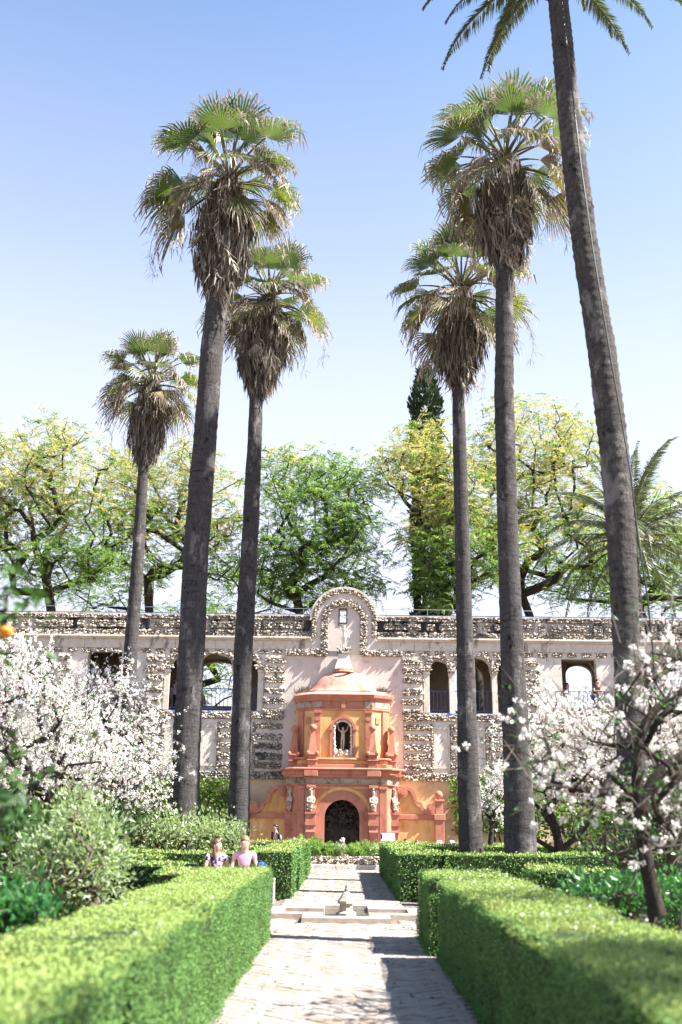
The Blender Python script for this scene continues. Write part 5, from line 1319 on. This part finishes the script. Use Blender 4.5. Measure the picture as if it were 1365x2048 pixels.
# joints face -y; z from the ground for a 1.72 m figure; y is depth
STAND = dict(pel=(0, 0, .93, .13, .10), wai=(0, 0, 1.10, .12, .09), che=(0, 0, 1.30, .145, .105), nek=(0, .01, 1.47, .062), jaw=(0, -.025, 1.545, .075, .085), hd=(0, -.005, 1.62, .10, .118), top=(0, .005, 1.69, .085, .10),
             ls=(.17, 0, 1.40, .055), le=(.22, .02, 1.13, .042), lw=(.23, -.04, .89, .030), rs=(-.17, 0, 1.40, .055), re=(-.22, .02, 1.13, .042), rw=(-.23, -.04, .89, .030),
             lh=(.09, 0, .88, .085), lk=(.10, -.02, .50, .058), la=(.10, .02, .09, .038), lt=(.11, -.13, .035, .03), rh=(-.09, 0, .88, .085), rk=(-.10, -.02, .50, .058), ra=(-.10, .02, .09, .038), rt=(-.11, -.13, .035, .03))
SIT = dict(STAND, pel=(0, 0, .54, .14, .11), wai=(0, .01, .70, .125, .10), che=(0, .0, .90, .15, .11), nek=(0, -.01, 1.05, .064), jaw=(0, -.045, 1.11, .082, .09), hd=(0, -.03, 1.18, .108, .122), top=(0, -.02, 1.25, .092, .105),
           ls=(.18, 0, 1.0, .055), le=(.25, -.04, .74, .043), lw=(.16, -.26, .62, .030), rs=(-.18, 0, 1.0, .055), re=(-.25, -.04, .74, .043), rw=(-.16, -.26, .62, .030),
           lh=(.10, -.06, .53, .085), lk=(.13, -.46, .50, .06), la=(.13, -.44, .09, .04), lt=(.14, -.58, .035, .032), rh=(-.10, -.06, .53, .085), rk=(-.13, -.46, .50, .06), ra=(-.13, -.44, .09, .04), rt=(-.14, -.58, .035, .032))
BODY = [('pel', 'wai'), ('wai', 'che'), ('che', 'nek'), ('nek', 'jaw'), ('jaw', 'hd'), ('hd', 'top'), ('che', 'ls'), ('ls', 'le'), ('le', 'lw'), ('che', 'rs'), ('rs', 're'), ('re', 'rw'),
        ('pel', 'lh'), ('lh', 'lk'), ('lk', 'la'), ('la', 'lt'), ('pel', 'rh'), ('rh', 'rk'), ('rk', 'ra'), ('ra', 'rt')]
def with_hands(J, E):
    J = dict(J); E = list(E)
    for s in 'lr':
        w = np.array(J[s+'w'][:3]); e = np.array(J[s+'e'][:3]); d = unit(w-e); sd = unit(np.cross(d, [0, 0, 1.0]) if abs(d[2]) < .8 else np.cross(d, [0, 1.0, 0]))
        J[s+'p'] = (*(w+d*.07), .032, .018); E.append((s+'w', s+'p'))
        for k in range(4):
            b = w+d*(.13-.01*abs(k-1))+sd*(k-1.5)*.021; J[s+'f%d' % k] = (*b, .009); E.append((s+'p', s+'f%d' % k))
            J[s+'g%d' % k] = (*(b+d*(.035-.006*abs(k-1.3))+np.array([0, -.012, -.012])), .007); E.append((s+'f%d' % k, s+'g%d' % k))
        J[s+'th'] = (*(w+d*.06-sd*.045), .010); E.append((s+'p', s+'th'))
    return J, E
def person(label, loc, rz, J, top, bottom, hair, long_hair=False, scale=1.0, pony=False, hat=None, sleeves='short', turn=0.0, group=None, pack=None):
    T = Pose(loc, rz, scale); t = thing('person', label, 'person', loc, group)
    J = dict(J)
    Jh, E = with_hands(J, BODY); skin('body', Jh, E, M['skin'], t, T)
    grow_ = lambda k, d: tuple(J[k][:3])+tuple(r+d for r in J[k][3:])
    mid = lambda a, b, u, r: tuple(np.array(J[a][:3])*(1-u)+np.array(J[b][:3])*u)+(r,)
    JT = dict(pel=grow_('pel', .012), wai=grow_('wai', .016), che=grow_('che', .016), col=mid('che', 'nek', .80, .082), ls=grow_('ls', .016), rs=grow_('rs', .016))
    ET = [('pel', 'wai'), ('wai', 'che'), ('che', 'col'), ('che', 'ls'), ('che', 'rs')]
    for s in 'lr':
        if sleeves == 'short': JT[s+'e'] = mid(s+'s', s+'e', .55, .062); ET.append((s+'s', s+'e'))
        else:
            JT[s+'e'] = grow_(s+'e', .014); JT[s+'w'] = mid(s+'e', s+'w', .93, .042); ET += [(s+'s', s+'e'), (s+'e', s+'w')]
    skin('shirt', JT, ET, M[top], t, T)
    JB = dict(pel=grow_('pel', .009)); EB = []
    for s in 'lr':
        JB[s+'h'] = grow_(s+'h', .013); JB[s+'k'] = grow_(s+'k', .016); JB[s+'a'] = mid(s+'k', s+'a', .93, .055); EB += [('pel', s+'h'), (s+'h', s+'k'), (s+'k', s+'a')]
    skin('trousers', JB, EB, M[bottom], t, T)
    for s in 'lr':
        a, b = np.array(J[s+'a'][:3]), np.array(J[s+'t'][:3]); skin('shoe', {'a': (*(a-[0, 0, .03]), .045), 'm': (*((a+b)/2-[0, 0, .012]), .042), 't': (*b, .04)}, [('a', 'm'), ('m', 't')], M['black'], t, T)
    h = np.array(J['hd'][:3]); c, s_ = math.cos(turn), math.sin(turn)
    rot = lambda x, y, z: h+np.array([x*c-y*s_, x*s_+y*c, z])
    if hat:
        q = MB(); o = T(rot(0, .005, .05)); k = scale; lathe(q, [(.19*k, .0*k), (.185*k, .012), (.125*k, .02*k), (.12*k, .09*k), (.08*k, .13*k), (0, .14*k)], o, 14); q.build('hat', M[hat], t, True)
    JH = dict(a=(*rot(0, -.045, .085), .052, .04), b=(*rot(0, .02, .075), .088, .07), c=(*rot(0, .055, .01), .082, .05), d=(*rot(0, .06, -.05), .06, .035)); EH = [('a', 'b'), ('b', 'c'), ('c', 'd')]
    if long_hair:
        JH['e'] = (*rot(.0, .07, -.16), .075, .04); JH['f'] = (*rot(0, .09, -.30), .07, .035); EH += [('d', 'e'), ('e', 'f')]
    if pony:
        JH.pop('d'); JH['e'] = (*rot(0, .10, .06), .03); JH['f'] = (*rot(0, .17, -.06), .04); JH['g'] = (*rot(0, .16, -.2), .015); EH = [('e', 'f'), ('f', 'g')]
    q = MB(); nt_, na = 9, 20; Vh = []
    for i in range(nt_+1):
        for k in range(na):
            az = 2*math.pi*k/na; back = .5-.5*math.cos(az)            # 0 over the brow, 1 at the nape
            lim = math.radians(58+(78 if long_hair or pony else 66)*min(1, back*1.5)); th_ = lim*i/nt_
            rr = (1+.035*math.sin(5*az+2*th_))*(1-.13*(i/nt_)**3)
            Vh.append(T(rot(.112*rr*math.sin(th_)*math.sin(az), -.124*rr*math.sin(th_)*math.cos(az)+.014, .026+.118*rr*math.cos(th_))))
    q.add(Vh, [(i*na+k, i*na+(k+1) % na, (i+1)*na+(k+1) % na, (i+1)*na+k) for i in range(nt_) for k in range(na)]); hr = q.build('hair', M[hair], t, True)
    if long_hair:
        for sd in (-1, 1): skin('hair_lock', dict(a=(*rot(sd*.085, .01, .02), .03, .035), b=(*rot(sd*.10, .0, -.09), .04, .04), c=(*rot(sd*.115, -.03, -.22), .04, .03), d=(*rot(sd*.10, -.07, -.34), .02, .02)), [('a', 'b'), ('b', 'c'), ('c', 'd')], M[hair], hr, T)
    if long_hair or pony: skin('hair_length', {k: v for k, v in JH.items() if k not in 'abc'}, [e for e in EH if e[0] not in 'abc' and e[1] not in 'abc'], M[hair], hr, T)
    for s in (-1, 1): q = MB(); rocks(q, np.array([T(rot(s*.036, -.104, .012))]), np.array([[.009, .006, .006]])*scale, 0, 0); q.build('eye', M['hair_dark'], t)
    q = MB(); rocks(q, np.array([T(rot(0, -.094, -.066))]), np.array([[.024, .012, .006]])*scale, 0, 0); q.build('mouth', M['c_hatpink'], t)
    q = MB(); N = [T(rot(0, -.10, .01)), T(rot(-.016, -.10, -.03)), T(rot(.016, -.10, -.03)), T(rot(0, -.132, -.028)), T(rot(0, -.10, -.04))]
    q.add(N, [(0, 1, 3), (0, 3, 2), (1, 4, 3), (2, 3, 4)]); q.build('nose', M['skin'], t, True)
    for s in (-1, 1): q = MB(); rocks(q, np.array([T(rot(s*.095, .01, 0))]), np.array([[.012, .022, .032]])*scale, 0, 0); q.build('ear', M['skin'], t, True)
    if pack:
        q = MB(); a, b = np.array(J['che'][:3]), np.array(J['wai'][:3]); JP = dict(a=(*(a+[0, .19, .06]), .10, .08), b=(*(a+[0, .21, -.08]), .13, .10), c=(*(b+[0, .19, -.02]), .12, .09)); skin('worn_backpack', JP, [('a', 'b'), ('b', 'c')], M[pack], t, T)
    return t
P = at(490, 1700, 21.75); person('man in a pink T-shirt with short sandy hair sitting on the left bench', (P[0], 21.78, -.03), .0, SIT, 'c_pink', 'c_jean', 'hair_fair', turn=-.15)
P = at(434, 1700, 21.75); JW = dict(SIT); person('woman with long brown hair in a floral blouse sitting beside the man in pink', (P[0], 21.78, -.05), .45, JW, 'c_floral', 'c_jean', 'hair_brown', True, .98, turn=.55)
P = at(524, 1722, 21.75); bp = thing('backpack', 'blue backpack standing on the bench beside the man in pink', 'backpack', (P[0], 21.8, .48), None)
T = Pose((P[0], 21.8, .48)); skin('pack_body', dict(a=(0, 0, .07, .12, .09), b=(0, 0, .2, .13, .10), c=(0, .01, .33, .10, .08)), [('a', 'b'), ('b', 'c')], M['c_blue'], bp, T)
skin('front_pocket', dict(a=(.0, -.09, .08, .08, .045), b=(0, -.09, .2, .075, .04)), [('a', 'b')], M['c_blue'], bp, T)
q = MB()
for s in (-1, 1): tube(q, [T((s*.06, -.12, .36)), T((s*.085, -.15, .22)), T((s*.085, -.135, .05))], .014, 5)
tube(q, [T((-.03, 0, .41)), T((-.02, 0, .46)), T((.02, 0, .46)), T((.03, 0, .41))], .01, 5); q.build('strap', M['c_navy'], bp)
WALK = dict(STAND, hd=(0, -.03, 1.61, .10, .118), jaw=(0, -.055, 1.535, .075, .085), top=(0, -.01, 1.68, .085, .10), lk=(.10, -.14, .52, .058), la=(.10, -.20, .10, .038), lt=(.11, -.34, .05, .03), rk=(-.10, .04, .5, .058), ra=(-.10, .28, .15, .038), rt=(-.11, .17, .05, .03), lw=(.22, .12, .92, .03), rw=(-.22, -.17, .93, .03))
P = at(551, 1700, 36.9); person('woman with a dark ponytail in navy jacket and grey backpack walking behind the left hedge', (P[0], 36.9, 0), -.75, WALK, 'c_navy', 'c_navy', 'hair_dark', False, .86, True, None, 'long', pack='c_grey')
LOW = {k: (v[0], v[1], v[2], *v[3:]) for k, v in SIT.items()}
for (px, py, yy, lab, top, hair, hat) in ((812, 1678, 40.0, 'dark-haired visitor seated low behind the right hedge nearest the info board', 'c_navy', 'hair_dark', None), (834, 1681, 41.2, 'brown-haired visitor seated low beside the dark-haired one by the ochre wall', 'c_grey', 'hair_brown', None),
                                  (879, 1684, 40.5, 'visitor in a pale pink hat seated low before the red wing pier', 'c_hatpink', 'hair_dark', 'c_hatpink'), (904, 1684, 40.5, 'visitor in a lilac hat seated low left of the shorter right palm', 'c_lilac', 'hair_dark', 'c_lilac'),
                                  (527, 1680, 40.5, 'brown-haired visitor seated low behind the left hedge near the walking woman', 'c_grey', 'hair_brown', None)):
    P = at(px, py, yy); dz = P[2]-1.30*.92; 
    q = MB(); box(q, P[0]-.3, P[0]+.3, yy-.12, yy+.3, -.02, max(.06, .42*.92+dz-.03), 0, .015); tag(q.build('stone_step', M['plaster']), 'low stone step under the '+lab.split(' seated')[0]+(' by the wall' if 'beside' in lab else ''), 'step')
    J = dict(SIT)
    for s in 'lr': J[s+'a'] = (J[s+'a'][0], -.62, max(.09, .09-dz), *J[s+'a'][3:]); J[s+'t'] = (J[s+'t'][0], -.76, max(.04, .06-dz), *J[s+'t'][3:])
    person(lab, (P[0], yy, dz), R.uniform(-.3, .3), J, top, 'c_jean', hair, False, .92, False, hat, 'long')
FL = 6.30
LEAN = dict(STAND, che=(0, -.10, 1.26, .145, .105), nek=(0, -.16, 1.42, .055), jaw=(0, -.22, 1.475, .075, .085), hd=(0, -.24, 1.545, .10, .118), top=(0, -.23, 1.615, .085, .10), ls=(.17, -.12, 1.35, .055), rs=(-.17, -.12, 1.35, .055), le=(.24, -.22, 1.12, .042), re=(-.22, -.22, 1.12, .042), lw=(.08, -.42, 1.10, .03), rw=(-.02, -.42, 1.12, .03))
def stand(px, y, label, rz, J, *a, **k): P = at(px, 1400, y); person(label, (P[0], y, FL+.02), rz, J, *a, **k)
stand(991, 47.0, 'man in a white shirt and dark trousers standing in the right loggia', 1.1, dict(STAND, lw=(.2, -.22, 1.0, .03), rw=(-.2, -.25, 1.02, .03)), 'c_white', 'c_navy', 'hair_dark', sleeves='long', scale=.97)
stand(1190, 45.98, 'man in a dark T-shirt and jeans leaning on the balcony railing', .55, LEAN, 'c_navy', 'c_jean', 'hair_dark', scale=.99)
stand(1136, 46.8, 'visitor in a white top standing in the left half of the balcony opening', 1.3, STAND, 'c_white', 'c_navy', 'hair_dark', scale=.92)
stand(350, 47.4, 'dark-clothed visitor standing in the left loggia half hidden by a palm trunk', .6, STAND, 'c_navy', 'c_navy', 'hair_dark', scale=.97)
stand(218, 46.8, 'visitor in a pink top in the dark window behind the left blossom', .2, STAND, 'c_hatpink', 'c_jean', 'hair_brown', scale=.95)
# statues
def statue(label, J, loc, rz, scale, mat, extra=None, drop=(), nm='statue'):
    t = thing(nm, label, 'statue', loc); J = {k: v for k, v in J.items() if k not in drop}; E = [e for e in BODY if e[0] in J and e[1] in J]
    if not drop: J, E = with_hands(J, E)
    T = Pose(loc, rz, scale); skin('figure', J, E, M[mat], t, T); return t, T
JC = dict(STAND, ls=(.16, 0, 1.42, .06), rs=(-.16, 0, 1.42, .06), le=(.32, -.02, 1.52, .05), re=(-.32, -.02, 1.52, .05), lw=(.37, -.03, 1.78, .038), rw=(-.37, -.03, 1.78, .038), pel=(0, 0, .93, .16, .12), wai=(0, -.02, 1.1, .15, .12), hd=(0, -.005, 1.64, .11, .11), top=(0, 0, 1.72, .07, .07), lk=(.06, -.1, .5, .065), la=(.04, .0, .10, .042), lt=(.05, -.12, .05, .035))
t, T = statue('small pale statue with both arms raised in the shell-lined upper niche', JC, (CX, 44.80, 4.58), 0, .60, 'statue')
skin('loincloth', dict(a=(0, 0, 1.0, .165, .13), b=(0, -.01, .80, .17, .13)), [('a', 'b')], M['statue'], t, T)
JF = dict(STAND, rs=(-.16, 0, 1.42, .055), re=(-.30, -.10, 1.50, .042), rw=(-.24, -.26, 1.62, .032), le=(.26, .03, 1.16, .042), lw=(.33, -.06, .96, .03), lk=(.07, -.10, .5, .058), rk=(-.05, 0, .48, .058))
t, T = statue('weathered figure with a dark horn standing on the white pedestal of the dome', JF, (CX+.01, 45.66, 9.16), -.2, .68, 'white_stone')
q = MB(); a = np.array(T((-.10, -.15, 1.56))); b = np.array(T((-.30, -.42, 1.70))); tube(q, [a, a*.6+b*.4, a*.2+b*.8, b], [.012, .02, .035, .075], 10); q.build('horn', M['bronze'], t)
HERM = dict(pel=(0, 0, .62, .13, .11), wai=(0, -.01, .9, .16, .13), che=(0, -.01, 1.24, .19, .15), nek=(0, 0, 1.48, .07), jaw=(0, -.03, 1.56, .08), hd=(0, -.01, 1.66, .115, .125), top=(0, .0, 1.78, .12, .12), ls=(.20, 0, 1.36, .075), rs=(-.20, 0, 1.36, .075), le=(.20, -.10, 1.08, .06), re=(-.20, -.10, 1.08, .06), lw=(.04, -.18, 1.0, .045), rw=(-.05, -.18, 1.10, .045))
for s, (x, y), rz, lab in ((-1, (CX-1.33, YL-.24), 0, 'pale herm bust on the inner left bracket beside the grotto arch'), (1, (CX+1.33, YL-.24), 0, 'pale herm bust on the inner right bracket beside the grotto arch'), (-1, (CX-2.24, 44.62), -.9, 'pale herm bust turned aside at the outer left corner of the pavilion'), (1, (CX+2.24, 44.62), .9, 'pale herm bust turned aside at the outer right corner of the pavilion')):
    t, T = statue(lab, HERM, (x, y, 1.62), rz, .72, 'statue', drop=('lh', 'lk', 'la', 'lt', 'rh', 'rk', 'ra', 'rt'), nm='herm_bust')
    q = MB(); n = 40; P = np.array([T((rng.normal(0, .09), -.10+rng.normal(0, .05), z)) for z in rng.uniform(.6, 1.15, n)]); rocks(q, P, rng.uniform(.02, .05, (n, 3)))
    rocks(q, np.array([T((rng.normal(0, .07), rng.normal(0, .07), rng.uniform(1.74, 1.9))) for k in range(24)]), rng.uniform(.025, .045, (24, 3))); q.build('carved_fruit', M['statue'], t)
bpy.context.view_layer.update()
